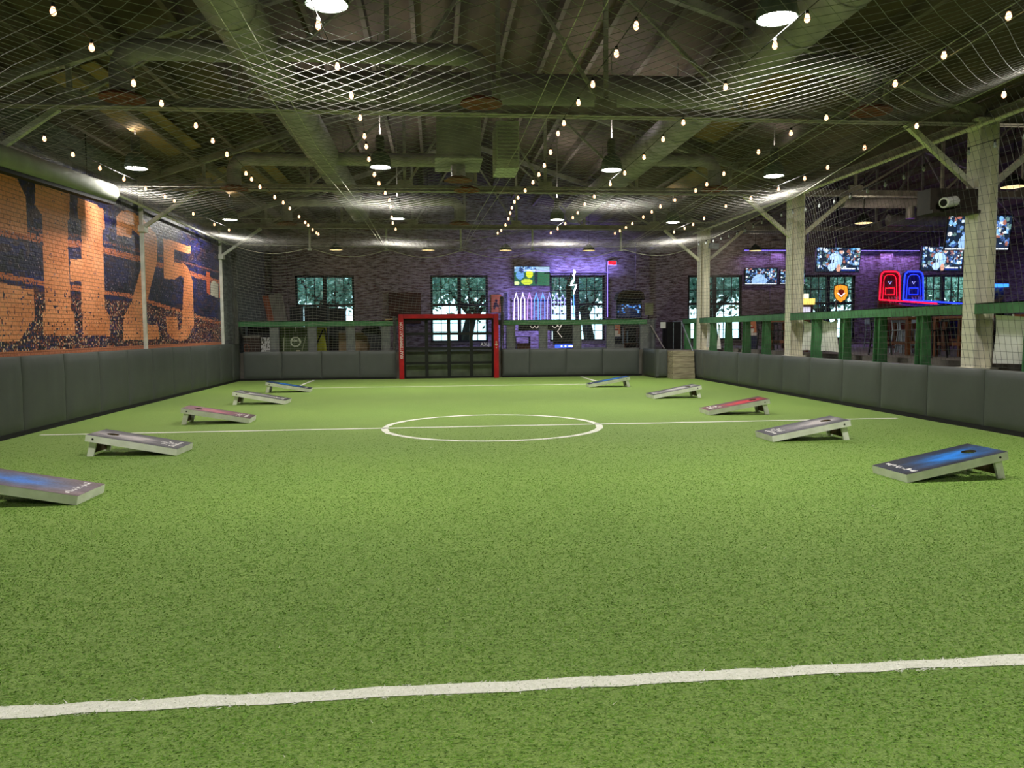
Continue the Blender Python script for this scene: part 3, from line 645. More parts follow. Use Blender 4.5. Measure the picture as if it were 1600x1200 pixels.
# ================================================================== mural painted on the brick wall
def _mural():
    y0, y1, z0, z1 = 9.0, 26.34, 1.30, 4.95; Wd, H = 620, 132; ext = (y0, y1, z0, z1)
    img = np.zeros((H, Wd, 3)); Y, Zz = np.meshgrid(np.linspace(y0, y1, Wd), np.linspace(z0, z1, H))
    n = noise2(H, Wd, 10, 26); n2 = noise2(H, Wd, 3, 7); n3 = rng.random((H, Wd))
    img[:] = (34, 36, 82); img += ((n - .5) * 44)[..., None] * np.array((.5, .5, 1.6))
    img[(n2 > .68) & (Zz > 2.2)] = (64, 44, 60); img[(n2 < .22)] = (20, 22, 40)
    def band(zf, w, col, dens):
        msk = (np.abs(Zz - zf(Y)) < w) & (n3 < dens); img[msk] = col
    L = lambda a: (lambda y: np.interp(y, [q[0] for q in a], [q[1] for q in a]))
    P = lambda x, y: (atx(x, y, XL + .01).y, atx(x, y, XL + .01).z)
    band(L([(9, 3.2)] + [P(0, 362), P(130, 383), P(220, 405), P(340, 440)]), .07, (206, 112, 74), .8)
    band(L([(9, 3.4)] + [P(0, 350), P(130, 370), P(220, 392), P(340, 425)]), .03, (140, 80, 76), .6)
    band(L([(9, 2.4)] + [P(0, 430), P(72, 445), P(200, 462), P(340, 505)]), .05, (214, 120, 78), .75)
    band(L([(9, 2.2)] + [P(0, 445), P(72, 458), P(200, 476), P(340, 515)]), .05, (110, 62, 60), .5)
    cr = Zz < 2.35 - .25 * (Y > 21) * (Y - 21) / 5 + .15 * (n - .5)       # the crowd
    for dens, col in ((.30, (236, 200, 160)), (.34, (190, 104, 66)), (.36, (120, 56, 46)), (.5, (18, 18, 36))):
        q = rng.random((H, Wd)); img[cr & (q < dens * (.6 if dens == .30 else .5))] = col
    up = (Zz > 2.6) & (rng.random((H, Wd)) < .03); img[up] = (150, 130, 150)
    img[Zz < z0 + .07] = (196, 120, 84)
    img[(Zz > 4.45) & (n2 > .45)] = (96, 96, 104)  # greyish lamp glare painted into the mural's top
    OR = np.array((238, 152, 104))
    polys = [
        [P(55, 284), P(109, 303), P(108, 342), P(105, 346), P(110, 482), P(116, 491), P(117, 524), P(68, 524), P(67, 489), P(71, 485), P(65, 335), P(54, 320)],
        [P(121, 309), P(140, 315), P(161, 326), P(164, 358), P(160, 360), P(164, 482), P(171, 494), P(172, 525), P(129, 524), P(129, 492), P(127, 489), P(127, 345), P(121, 340)],
        [P(109, 405), P(130, 405), P(130, 440), P(109, 440)],
        [P(182, 338), P(190, 330), P(200, 328), P(222, 340), P(243, 365), P(246, 378), P(245, 410), P(236, 445), P(222, 505), P(247, 508), P(249, 529), P(192, 532), P(193, 495), P(205, 473), P(221, 415), P(222, 372), P(206, 358), P(205, 372), P(182, 367)],
        [P(255, 372), P(298, 385), P(298, 397), P(272, 390), P(272, 410), P(287, 412), P(293, 417), P(301, 439), P(303, 508), P(293, 529), P(283, 533), P(269, 529), P(261, 519), P(259, 495), P(276, 495), P(279, 516), P(284, 513), P(287, 433), P(281, 431), P(272, 437), P(256, 435)]]
    ya = P(41, 315)[0]
    for s in (1,):                                       # the C, partly beyond the picture's edge
        polys.append([(ya - 3.0, 4.05), (ya - 2.5, 4.45), (ya - .5, 4.45), (ya, 4.0), (ya, 3.35), (ya - 1.0, 3.35), (ya - 1.0, 3.85), (ya - 2.0, 3.85), (ya - 2.0, 2.05), (ya - 1.1, 2.05), (ya - 1.1, 2.5), (ya + .1, 2.42), (ya + .1, 1.95), (ya - .45, 1.55), (ya - 2.5, 1.5), (ya - 3.0, 1.85)])
    wear = (noise2(H, Wd, 1.5, 1.6) + .15 * (Zz < 2.5) > .97) | (rng.random((H, Wd)) < .012)
    for p in polys:
        ins = fill(img, p, None, ext); tone = OR + ((noise2(H, Wd, 14, 20) - .5) * 40)[..., None] - 14 * (rng.random((H, Wd)) < .12)[..., None]
        a = ins & ~wear; img[a] = tone[a]
    for p, c in (([P(322, 424), P(328, 426), P(328, 461), P(323, 457)], (214, 104, 70)), ([P(329, 442), P(334, 438), P(341, 444), P(341, 466), P(329, 461)], (206, 200, 186)), ([P(342, 431), P(347, 432), P(347, 467), P(342, 466)], (214, 104, 70))): fill(img, p, c, ext)
    me = picture(img, (XL + .012, y0, z0), (0, y1 - y0, 0), (0, 0, z1 - z0), amat('mural_paint', 0, .42, 'x'), name='stadium_mural')
    tag(link('stadium_mural', me), 'huge orange lettering and crowd mural painted on the brick wall', 'mural')
_mural()

# ================================================================== under the roof: ducts
DUCT = mat('duct_metal', (168, 160, 168), (138, 132, 140), 3, .55, .0, bump=.1)
DUCTG = mat('duct_shiny', (176, 172, 178), (150, 146, 152), 5, .35, .6)
RUST = mat('rust_cone', (132, 62, 46), (98, 50, 40), 6, .7)
def spiral(pts, r, name, parent):
    m = MB(); m.tube(pts, r, 20); o = m.build(name, DUCT, parent, smooth=True)
    p, q = Vector(pts[0]), Vector(pts[-1]); d = (q - p); n = int(d.length / 1.25); e = d.normalized() * .02
    me = MB().tube([-e, e], r + .012, 20, cap=False).mesh('seam', DUCT)
    for k in range(1, n): link('seam', me, o, p + d * (k / n) - wloc(o))
    return o
for x, lb in ((-2.45, 'long round spiral duct over the mural half of the field'), (4.85, 'long round spiral duct over the bar half of the field')):
    t = thing('spiral_duct', lb, 'duct', (x, 18, 5.3)); spiral([(x, 5.0, 5.68), (x, 27.0, 5.68)], .34, 'pipe', t)
    MB().lathe([(.34, 0), (.30, .1), (0, .12)], (x, 27.0, 5.68), 20, 'y').build('end_cap', DUCT, t, smooth=True)
    for y in (8.5, 15.5, 22.5): MB().tube([(x, y, 6.0), (x, y, 7.0)], .012, 6).build('hanger_rod', STEEL, t)
t = thing('trunk_duct', 'big cross duct joining the two spiral ducts', 'duct', (1.2, 13.4, 5.4)); spiral([(-2.2, 13.5, 5.66), (4.6, 13.5, 5.70)], .30, 'pipe', t)
def branch(x0, x1, y, z, label):
    t = thing('branch_duct', label, 'duct', (x1, y, z - .7)); s = 1 if x1 > x0 else -1; r = .15
    arc = [(x1 - s * .28 + s * .28 * math.sin(a), y, z - .28 + .28 * math.cos(a)) for a in np.linspace(0, PI / 2, 6)]
    MB().tube([(x0, y, z)] + arc, r, 14).build('pipe', DUCT, t, smooth=True)
    MB().tube([(x1, y, z - .26), (x1, y, z - .62)], r + .01, 14).build('drop', DUCTG, t, smooth=True)
    MB().lathe([(r + .01, .0), (.30, -.06), (.31, -.09), (.12, -.05), (0, -.05)], (x1, y, z - .6), 18).build('diffuser', RUST, t, smooth=True)
for x0, x1, y, lb in ((-2.5, -4.3, 11.7, 'small branch duct dropping to a rusty cone, before the cross duct, mural side'), (-2.4, .72, 11.6, 'small branch duct dropping to a rusty cone near the ridge before the cross duct'), (-2.5, -4.5, 18.7, 'small branch duct dropping to a rusty cone beside the middle truss, mural side'), (-2.4, .80, 18.6, 'small branch duct dropping to a rusty cone under the ridge at the middle truss'),
                      (4.9, 6.65, 11.6, 'small branch duct dropping toward the bar before the cross duct'), (4.9, 6.6, 18.2, 'small branch duct dropping toward the bar at the middle truss'), (-2.4, .8, 24.3, 'small branch duct dropping to a rusty cone under the ridge near the end truss'), (-2.5, -4.4, 24.6, 'small branch duct dropping to a rusty cone near the end truss, mural side')):
    branch(x0, x1, y, 5.62, lb)
t = thing('air_plenum', 'grey sheet metal plenum box hanging above the net', 'duct', (.48, 15, 4.75)); bx((.08, 14.4, 4.78), (.88, 15.6, 5.6)).build('box', DUCT, t, bevel=.01)
bx((.05, 14.37, 4.76), (.91, 15.63, 4.80)).build('flange', DUCT, t); MB().tube([(.48, 15, 4.55), (.48, 15, 4.78)], .14, 14).build('collar', DUCTG, t, smooth=True); MB().lathe([(.15, .02), (.27, -.05), (.1, -.04), (0, -.04)], (.48, 15, 4.53), 18).build('diffuser', RUST, t)
t = thing('return_grille', 'pale return air box with a slatted grille', 'air vent', (1.42, 15.4, 4.7)); bx((1.20, 15.0, 4.72), (1.64, 15.9, 5.6)).build('box', PALE, t, bevel=.01)
m = MB()
for k in range(10): m.box((1.23, 14.985, 4.9 + .065 * k), (1.61, 15.0, 4.93 + .065 * k))
m.build('slats', DUCT, t)
for x, y, w in ((13, 22, 2.4), (17, 25.8, 3.0), (12.6, 28, 2.6)):
    t = thing('bar_duct', 'dull round duct over the bar seating ' + {22: 'behind the middle column', 25.8: 'behind the large tilted television', 28: 'near the wall television'}[y], 'duct', (x, y, 4.9), 0, 'ducts over the bar'); MB().tube([(x - w / 2, y, 5.35), (x + w / 2, y, 5.35)], .2, 14).build('pipe', DUCT, t, smooth=True); MB().tube([(x + w / 2 - .3, y, 5.2), (x + w / 2 - .3, y, 4.85)], .13, 12).build('drop', DUCTG, t, smooth=True); [MB().tube([(x + k, y, 5.5), (x + k, y, roofz(x + k) - .02)], .012, 6).build('hanger_rod', STEEL, t) for k in (-w / 3, w / 3)]
# rolled screen above the mural
t = thing('roller_screen', 'long grey-green rolled screen case hung above the mural', 'screen', (-6.4, 13, 4.25)); a, b = Vector((-6.42, 8.0, 4.30)), Vector((-6.42, 16.6, 4.56))
MB().tube([(a.x, a.y, 4.12), (b.x, b.y, 4.46)], .19, 18).build('case', mat('screen_case', (150, 152, 140), (136, 138, 128), 3, .8), t, smooth=True)
MB().bar((a.x + .02, a.y, 3.925), (b.x + .02, b.y, 4.265), .16, .06).build('slot', BLACK, t)
for y in (11, 15.6): MB().tube([(-6.42, y, 4.6), (-6.42, y, 5.55)], .01, 6).build('hanger', BLACK, t)

# ================================================================== high bay lamps
LENS = emat('lamp_lens', (255, 250, 238), 30, False)
DOME = mat('lamp_dome', (110, 122, 116), (92, 104, 98), 6, .25)
HOUS = mat('lamp_housing', (110, 112, 110), None, 8, .4, .5)
def high_bay(x, y, label):
    t = thing('high_bay_lamp', label, 'lamp', (x, y, 4.93), 0, 'high bay lamps')
    MB().lathe([(.06, .34), (.13, .30), (.19, .20), (.215, .06), (.22, .0), (.21, .0), (.205, .06), (.18, .19), (.12, .28)], (x, y, 4.93), 24).build('dome', DOME, t, smooth=True)
    MB().lathe([(0, .62), (.07, .62), (.09, .56), (.09, .36), (.06, .33)], (x, y, 4.93), 14).build('housing', HOUS, t, smooth=True)
    MB().lathe([(0, -.012), (.14, -.008), (.185, .01), (.19, .03)], (x, y, 4.93), 24).build('lens', LENS, t, smooth=True)
    MB().tube([(x, y, 5.5), (x, y, roofz(x) - .02)], .012, 6).build('suspension', STEEL, t)
    ld = bpy.data.lights.new('lamp_light', 'AREA'); ld.shape = 'DISK'; ld.size = .4; ld.spread = PI if x < -5 or x > 7 else math.radians(145); ld.energy = LAMP_W * (.85 if x < -5 else 1.0 if x > 7 else .88) * (1.1 if y > 20 else 1); ld.color = (1.0, .97, .90)
    lo = bpy.data.objects.new('lamp_light', ld); COL.objects.link(lo); lo.parent = t; lo.location = (0, 0, -.03)
    lu = bpy.data.lights.new('added_uplight', 'AREA'); lu.shape = 'DISK'; lu.size = .3; lu.energy = LAMP_W * (.13 if roofz(x) > 6.3 else .012); lu.color = (1.0, .95, .86)      # upward light added over the lamp to brighten roof and trusses
    l2 = bpy.data.objects.new('added_uplight', lu); COL.objects.link(l2); l2.parent = t; l2.location = (0, 0, .66); l2.rotation_euler = (PI, 0, 0)
for y, nm in ((-.6, 'behind the penalty line'), (8.25, 'before the cross duct'), (16.1, 'before the middle truss'), (23.3, 'before the end truss')):
    for x, nx in ((-5.85, 'along the mural wall'), (-1.03, 'over the mural half'), (3.66, 'over the bar half'), (7.3, 'beside the cream columns')):
        high_bay(x, y + (.4 if abs(x - 1) > 5 else 0), 'glowing high bay lamp %s, %s' % (nx, nm))

# ================================================================== strings of bulbs
CABLE = mat('black_cable', (24, 24, 24), None, 8, .6); GLOW = emat('bulb_glow', (255, 190, 140), 5, False)
CLEAR = mat('bulb_clear', (190, 196, 196), (170, 176, 176), 8, .15)
def _mk(nm, m, prof, n=10): return MB().lathe(prof, (0, 0, 0), n).mesh(nm, m, smooth=True)
BULB = _mk('bulb', GLOW, [(.004, -.125), (.018, -.118), (.028, -.10), (.028, -.08), (.016, -.045), (.013, -.035)])
BULBC = _mk('bulb', CLEAR, [(.004, -.125), (.018, -.118), (.028, -.10), (.028, -.08), (.016, -.045), (.013, -.035)])
SOCK = _mk('socket', CABLE, [(.0, .0), (.018, -.002), (.018, -.04), (.012, -.042)])
STR = {
 'over the mural wall lamps': (-6.1, [4.2, 6.6, 9.0, 11.2, 13.43, 14.39, 15.4, 16.43, 17.55, 18.85, 19.6, 21.2, 23.02, 24.4]),
 'between the mural wall lamps and the next lamps': (-3.58, [5.4, 6.3, 7.2, 8.08, 9.01, 10.26, 11.22, 12.59, 13.4, 14.23, 15.73, 16.3, 17.2, 18.8, 19.7, 20.4, 21.54, 22.5, 23.1, 24.2, 25.2, 25.7]),
 'along the lamps over the mural half': (-1.08, [4.8, 6.0, 7.1, 8.23, 9.42, 10.6, 11.85, 13.0, 13.6, 14.43, 15.69, 16.62, 17.91, 19.2, 20.1, 21.55, 22.55, 23.94]),
 'down the middle under the ridge': (2.03, [5.3, 6.2, 7.1, 8.0, 8.77, 9.87, 10.73, 11.97, 12.68, 13.78, 14.73, 15.51, 16.3, 17.34, 18.5, 19.3, 20.1, 20.8, 21.65, 22.81, 24.11, 25.0]),
 'along the lamps over the bar half': (3.75, [5.2, 6.4, 7.7, 8.4, 9.86, 11.77, 12.9, 14.03, 15.28, 16.41, 18.15, 19.6, 20.7, 21.4, 22.47, 23.6, 24.83]),
 'between the bar half lamps and the column lamps': (5.75, [5.4, 6.4, 7.5, 8.55, 9.55, 11.3, 12.38, 13.56, 15.22, 16.3, 17.1, 18.68, 19.8, 20.5, 21.25, 22.39, 23.2, 24.1, 24.9]),
 'over the lamps beside the cream columns': (7.5, [6.1, 8.0, 9.9, 11.7, 13.2, 14.58, 15.58, 16.8, 18.2, 19.7, 21.4, 22.45, 23.3, 24.37])}
def light_string(x, ys, label, bulb, z0=4.84, group=None):
    t = thing('string_lights', label, 'string lights', (x, ys[0], z0)); pts = []
    zc = lambda y: z0 + .05 - .10 * abs(math.sin(PI * (y - 5.7) / 6.9))
    xc = lambda y: x + .05 * math.sin(y * .8 + x)
    yy = np.linspace(3.0 if bulb is BULB else 6.0, 26.3, 56)
    MB().tube([(xc(y), y, zc(y)) for y in yy], .006, 5).build('cable', CABLE, t)
    for y in ys:
        s = link('socket', SOCK, t, (xc(y) - x, y - ys[0], zc(y) - z0)); link('bulb', bulb, s)
for k, (x, ys) in STR.items(): light_string(x, ys, 'string of warm glowing bulbs running ' + k, BULB)
light_string(8.62, [6.5 + .62 * k for k in range(31)], 'string of unlit clear bulbs hanging beside the cream columns', BULBC, 4.52)

# ================================================================== nets
CORD = mat('net_cord', (146, 144, 138), (126, 124, 118), 8, .7)
CORDD = mat('net_cord_dark', (96, 96, 90), (76, 76, 72), 8, .7)
def xr_edge(y): return np.interp(y, [3, 10, 12.8, 17.2, 26.4], [7.75, 7.82, 7.88, 8.2, 8.95])
def zr_edge(y): return np.interp(y, [3, 10, 12.8, 17.2, 26.4], [5.02, 5.0, 4.98, 4.66, 4.50])
SUPX = np.array([0, .17, .333, .49, .645, .835, 1.0])
def ceil_z(s, y):
    edge = np.where(s < .5, 4.66 - .006 * (y - 13), zr_edge(y)); base = 4.36 + (edge - 4.36) * np.abs(2 * s - 1) ** 3.2
    k = np.clip(np.searchsorted(SUPX, s, 'right') - 1, 0, 5); fx = (s - SUPX[k]) / (SUPX[k + 1] - SUPX[k]); fy = ((y - 5.7) / 6.9) % 1.0
    return base - .20 * np.sin(PI * np.clip(fx, 0, 1)) * (.25 + .75 * np.cos(PI * fy) ** 4) - .12 * np.sin(PI * fy) ** 2 * np.sin(PI * s) ** .5
def ceil_pt(s, y):
    x0 = -6.68; return np.stack([x0 + s * (xr_edge(y) - x0), y, ceil_z(s, y)], -1)
def _ceil_net():
    U, Y0, Y1, c = 15.2, 3.0, 26.4, .17 * math.sqrt(2); lines = []
    V = Y1 - Y0                                  # diamonds
    for sg in (1, -1):
        for k in range(1, int((U + V) / c)):
            b = k * c
            lo, hi = (max(0, V - b), min(V, U + V - b)) if sg > 0 else (max(0, b - U), min(V, b))
            v = np.linspace(lo, hi, max(3, int((hi - lo) / .35))); u = b + v - V if sg > 0 else b - v
            lines.append(ceil_pt(np.clip(u / U, 0, 1), Y0 + v))
    V_, Q_ = strands(lines, .0030); return V_, Q_
Vn, Qn = _ceil_net(); o = link('ceiling_net', mesh_np('ceiling_net', Vn, Qn, CORD)); tag(o, 'pale knotted ball net sagging under the roof above the whole field', 'net')
def sheet(P, U, V, cu, cv, nu, nv):              # square mesh on a surface P(u, v)
    L = [P(np.linspace(0, U, nu), np.full(nu, v)) for v in np.arange(0, V + 1e-6, cv)] + [P(np.full(nv, u), np.linspace(0, V, nv)) for u in np.arange(0, U + 1e-6, cu)]
    return L
def back_pt(u, v):                               # v = 0 at the top
    s = u / 15.0; f = v / 3.6; top = ceil_pt(s, np.full_like(s, 26.38)); xb = -6.6 + s * (7.45 + 6.6)
    k = np.clip(np.searchsorted(SUPX, s, 'right') - 1, 0, 5); fx = (s - SUPX[k]) / (SUPX[k + 1] - SUPX[k])
    x = top[:, 0] + (xb - top[:, 0]) * f ** 1.3; y = 26.38 + 1.75 * f ** .65 + .12 * np.sin(9 * s * PI) * np.sin(PI * f); z = top[:, 2] * (1 - f) + 1.02 * f
    return np.stack([x, y, z - .05 * np.sin(PI * fx) * (1 - f)], -1)
SH = sheet(back_pt, 15.0, 3.6, .14, .10, 90, 14); 
def open_goal(L):                                # the net is cut away round the goal
    out = []
    for P in L:
        if len(P) < 40: P = np.stack([np.interp(np.linspace(0, 1, 60), np.linspace(0, 1, len(P)), P[:, k]) for k in range(3)], -1)
        ok = ~((P[:, 2] < 2.30) & (P[:, 0] > -1.32) & (P[:, 0] < 2.32)); i = np.where(ok)[0]
        out += [P[g] for g in np.split(i, np.where(np.diff(i) > 1)[0] + 1) if len(g) > 2]
    return out
V1, Q1 = strands(open_goal(SH[:37]), .0036); V2, Q2 = strands(open_goal(SH[37:]), .0016); Vn, Qn = np.concatenate([V1, V2]), np.concatenate([Q1, Q2 + len(V1)]); o = link('end_net', mesh_np('end_net', Vn, Qn, mat('net_cord_pale', (184, 182, 174), (164, 162, 154), 8, .7))); tag(o, 'pale draped net closing the end of the field behind the goal', 'net')
def side_pt(u, v):
    y = 26.2 - u; f = v / 3.9; xt, zt = xr_edge(y), zr_edge(y)
    x = xt + (8.92 - xt) * f ** .6 + .05 * np.sin(u * 1.7) * np.sin(PI * f); return np.stack([x, y, zt * (1 - f) + 1.0 * f - .1 * np.abs(np.sin(PI * u / 6.9)) * np.sin(PI * f)], -1)
Vn, Qn = strands(sheet(side_pt, 20.0, 3.9, .125, .125, 60, 12), .0028); o = link('side_net', mesh_np('side_net', Vn, Qn, CORDD)); tag(o, 'grey square mesh net hanging in front of the cream columns', 'net')
ROPE = mat('white_rope', (206, 204, 188), (186, 184, 168), 12, .7)
def rope(pts, r, label): tag(MB().tube(pts, r, 6).build('rope', ROPE), label, 'rope')
for dx, nm in ((0, 'outer'), (.22, 'inner')):
    rope([(-2.0 + dx, 4, 4.8), (-2.0 + dx, 12.6, 4.52), (-1.75 + dx * .7, 19.5, 4.5), (-1.6 + dx * .2, 26.3, 4.4)], .005, nm + ' rope of the pair tightening the net over the mural half')
    rope([(1.5 + dx, 4, 4.85), (1.35 + dx, 12.6, 4.55), (1.1 + dx * .8, 19.5, 4.5), (.95 + dx * .2, 26.3, 4.4)], .005, nm + ' rope of the pair tightening the net under the ridge')
    rope([(5.6 + dx, 4, 4.9), (5.7 + dx, 12.6, 4.6), (6.0 + dx, 19.5, 4.52), (6.3 + dx * .2, 26.3, 4.4)], .005, nm + ' rope of the pair tightening the net over the bar half')
rope([(-6.68, 26.4, 4.52), (.9, 26.4, 4.42), (8.95, 26.4, 4.52)], .008, 'straight rope along the end of the ceiling net')
rope([(-6.68, 17.3, 4.72), (8.2, 17.3, 4.76)], .004, 'thin taut rope crossing the field near the hanging plenum')
rope([(-6.68, 22.0, 4.74), (8.5, 22.0, 4.70)], .004, 'thin taut rope crossing the field before the end truss')
rope([(7.0 + .3 * k / 6, 3, 5) if 0 else tuple(ceil_pt(np.array([1.0]), np.array([y]))[0]) for k, y in enumerate(np.linspace(3, 26.4, 24))], .010, 'pale border rope of the ceiling net beside the cream columns')
rope([tuple(back_pt(np.array([u]), np.array([0.0]))[0] + np.array([0, 0, -.0])) for u in np.linspace(0, 15, 90)], .010, 'scalloped border rope where the ceiling net meets the end net')
rope([(-3.0, 26.3, 5.0), (-1.0, 25.6, 4.62), (1.0, 25.4, 4.56), (3.0, 26.0, 4.95)], .008, 'slack yellowish cable drooping below the end truss')

# ================================================================== behind the end rail
def boxy(name, a, b, m, label, cat, bevel=.01, group=None): return tag(bx(a, b).build(name, m, bevel=bevel), label, cat, group)
def slab(mb, p, u, v, n):                       # board from corner p with edges u, v and thickness n
    p, u, v, n = (Vector(q) for q in (p, u, v, n)); return mb.prism([p, p + u, p + u + v, p + v], n)
DARK = mat('dark_case', (26, 27, 32), (18, 19, 24), 5, .6)
BROWN = mat('brown_wood', (104, 66, 42), (78, 50, 34), 6, .6, stretch=(1, 1, .2))
REDW = mat('red_door_wood', (150, 84, 58), (122, 66, 46), 6, .6, stretch=(3, 1, .3)); GREYW = mat('grey_door_wood', (128, 122, 116), (104, 100, 96), 6, .7, stretch=(3, 1, .3))
CARD = mat('tan_board', (156, 136, 104), (134, 114, 86), 6, .8); TARP = mat('dark_tarp', (52, 54, 58), (36, 38, 42), 4, .7, bump=.3, bscale=8)
t = thing('storage_table', 'long dark storage table behind the end rail by the mural wall', 'table', (-6.1, 29.3, ZP))
bx((-6.85, 29.0, 2.04), (-5.55, 29.8, 2.10)).build('top', GREYW, t, bevel=.01)
for x in (-6.8, -5.6):
    for y in (29.05, 29.72): bx((x - .03, y - .03, ZP), (x + .03, y + .03, 2.04)).build('leg', DARK, t)
bx((-6.78, 29.7, 1.2), (-5.6, 29.74, 2.0)).build('back_panel', DARK, t)
for x, m, lb, h in ((-6.02, REDW, 'reddish door panel leaning on the storage table', .92), (-5.80, GREYW, 'grey door panel leaning between a reddish panel and dark cases', .96), (-5.58, GREYW, 'narrow grey plank leaning against dark cases', .98)):
    tag(slab(MB(), (x, 29.35, 2.10), (.26, 0, 0), (-.24, .25, h), (0, .045, 0)).build('leaning_panel', m, bevel=.004), lb, 'panel')
for x0, x1, z, lb in ((-5.28, -4.86, 2.62, 'narrow dark flight case behind the end rail'), (-4.76, -3.92, 2.60, 'wide dark flight case in front of the window behind the end rail'), (-3.88, -3.30, 2.55, 'dark flight case next to the tan board behind the end rail')):
    t = thing('flight_case', lb, 'case', ((x0 + x1) / 2, 29.9, ZP)); bx((x0, 29.6, ZP), (x1, 30.1, z)).build('body', DARK, t, bevel=.015)
    m = MB()
    for x in (x0, x1 - .025): m.box((x - .004, 29.592, ZP), (x + .029, 29.604, z))
    m.build('edge_trim', mat('case_trim', (58, 60, 64), None, 8, .4, .5), t)
    bx(((x0 + x1) / 2 - .08, 29.575, 1.9), ((x0 + x1) / 2 + .08, 29.6, 1.96)).build('handle', BLACK, t)
t = thing('brown_crate', 'dark brown crate with a wire loop under the storage table', 'crate', (-6.35, 28.8, ZP)); bx((-6.72, 28.62, ZP), (-6.18, 28.98, 1.52)).build('body', mat('crate_brown', (66, 50, 42), (48, 38, 34), 6, .7), t, bevel=.01); bx((-6.74, 28.6, 1.5), (-6.16, 29, 1.56)).build('lid', GREYW, t)
MB().tube([(-6.62 + .09 * math.cos(a), 28.59, 1.12 + .15 * math.sin(a)) for a in np.linspace(0, 2 * PI, 13)[:-1]], .012, 6, True).build('wire_loop', REDW, t)
def _panel_box():
    img = np.full((24, 16, 3), 214.0); q = noise2(24, 16, 3, 2); img[q < .38] = (96, 96, 92); img[:2] = 190
    t = thing('patterned_carton', 'white carton with black print beside the brown crate', 'box', (-5.98, 28.9, ZP)); bx((-6.15, 28.7, ZP), (-5.80, 29.0, 1.50)).build('carton', WHITE, t)
    link('print', picture(img, (-6.15, 28.695, ZP), (.35, 0, 0), (0, 0, .55), amat('carton_print', 0, .7), wloc(t)), t)
_panel_box()
def _green_board():
    H, Wd = 44, 46; img = np.full((H, Wd, 3), (66., 84, 46)); img += (noise2(H, Wd, 10, 10) - .5)[..., None] * 24; Wt = (214, 222, 196)
    X, Y = np.meshgrid((np.arange(Wd) + .5) / Wd, (np.arange(H) + .5) / H); r = np.hypot((X - .56), (Y - .42) * .95)
    img[np.abs(r - .17) < .022] = Wt; img[19:22, 21:32:2] = Wt; img[18:23, 20:31:3] = Wt
    img[:, 7:8] = (150, 164, 120); img[2:26, int(.12 * Wd)] = Wt
    for k in range(30): img[k + 2, int(Wd * (.78 + .006 * k))] = (176, 188, 150)
    img[36:44, 26] = Wt; img[10:12, 26] = Wt; img[1:4, 26:33] = (190, 186, 160)
    t = thing('green_sign_board', 'dark green board with a white ringed emblem behind the rail posts', 'sign', (-5.0, 29.1, ZP)); bx((-5.52, 28.92, ZP), (-4.55, 28.97, 1.86)).build('board', GREEN, t)
    link('print', picture(img, (-5.52, 28.915, ZP), (.97, 0, 0), (0, 0, .91), amat('green_board_print', 0, .6), wloc(t)), t)
_green_board()
t = thing('yellow_bag', 'yellow-green upright sports bag with black straps', 'bag', (-4.05, 29.0, ZP)); LIME = mat('lime_fabric', (168, 172, 44), (136, 140, 30), 5, .7)
MB().prism([(-4.28, 28.85, ZP), (-3.84, 28.85, ZP), (-3.92, 28.9, 1.83), (-4.24, 28.9, 1.83)], (0, .3, 0)).build('body', LIME, t, bevel=.02)
MB().bar((-4.25, 28.845, 1.2), (-4.0, 28.86, 1.75), .05, .01, (0, 1, 0)).build('strap', BLACK, t); MB().bar((-4.26, 28.85, 1.62), (-3.88, 28.85, 1.62), .05, .012).build('strap', BLACK, t); MB().bar((-3.84, 28.85, 1.0), (-3.94, 28.88, 1.8), .06, .02, (0, 1, 0)).build('strap', BLACK, t)
t = thing('tan_board', 'tan plywood board standing behind the end rail', 'board', (-2.93, 29.2, ZP)); slab(MB(), (-3.48, 29.1, ZP), (1.1, 0, 0), (0, .1, .72), (0, .04, 0)).build('sheet', CARD, t); bx((-3.48, 29.18, 1.64), (-2.4, 29.3, 1.70)).build('edge_strip', GREYW, t)
t = thing('tarp_bundle', 'dark tarpaulin draped over a machine beside the goal', 'tarp', (-2.2, 29.0, ZP))
MB().prism([(-2.66, 28.75, 1.72), (-2.45, 28.8, 1.86), (-2.02, 28.85, 1.88), (-1.86, 28.8, 1.55), (-1.80, 28.75, ZP), (-2.30, 28.72, ZP), (-2.42, 28.72, 1.5)], (.04, .5, 0)).build('tarp', TARP, t, bevel=.02)
MB().prism([(-2.40, 28.73, 1.52), (-1.90, 28.79, 1.52), (-1.84, 28.70, ZP)], (0, -.03, 0)).build('fold', TARP, t)
tag(MB().bar((-1.75, 28.4, 2.10), (-1.32, 28.42, 2.13), .05, .05).build('wood_offcut', mat('fresh_wood', (190, 160, 112), None, 8, .7)), 'short pale wood offcut lying on the green rail by the goal', 'wood')
# gathered net against the end posts
for x, y, z0, z1, lb in ((-1.42, 28.2, .95, 2.2, 'dark net gathered in a bunch left of the goal'), (2.42, 28.2, .95, 2.9, 'dark net gathered in a bunch right of the goal'), (-6.68, 27.4, 1.3, 4.4, 'dark net gathered in a bunch in the mural corner')):
    L = []
    for k in range(26):
        a, r = rng.random() * 2 * PI, .02 + .07 * rng.random(); zz = np.linspace(z0, z1, 9)
        L.append(np.stack([x + r * np.cos(a + zz) * (1 + .5 * np.sin(3 * zz + k)), y + r * np.sin(a + zz), zz], -1))
    V_, Q_ = strands(L, .008); tag(link('gathered_net', mesh_np('gathered_net', V_, Q_, CORDD)), lb, 'net')
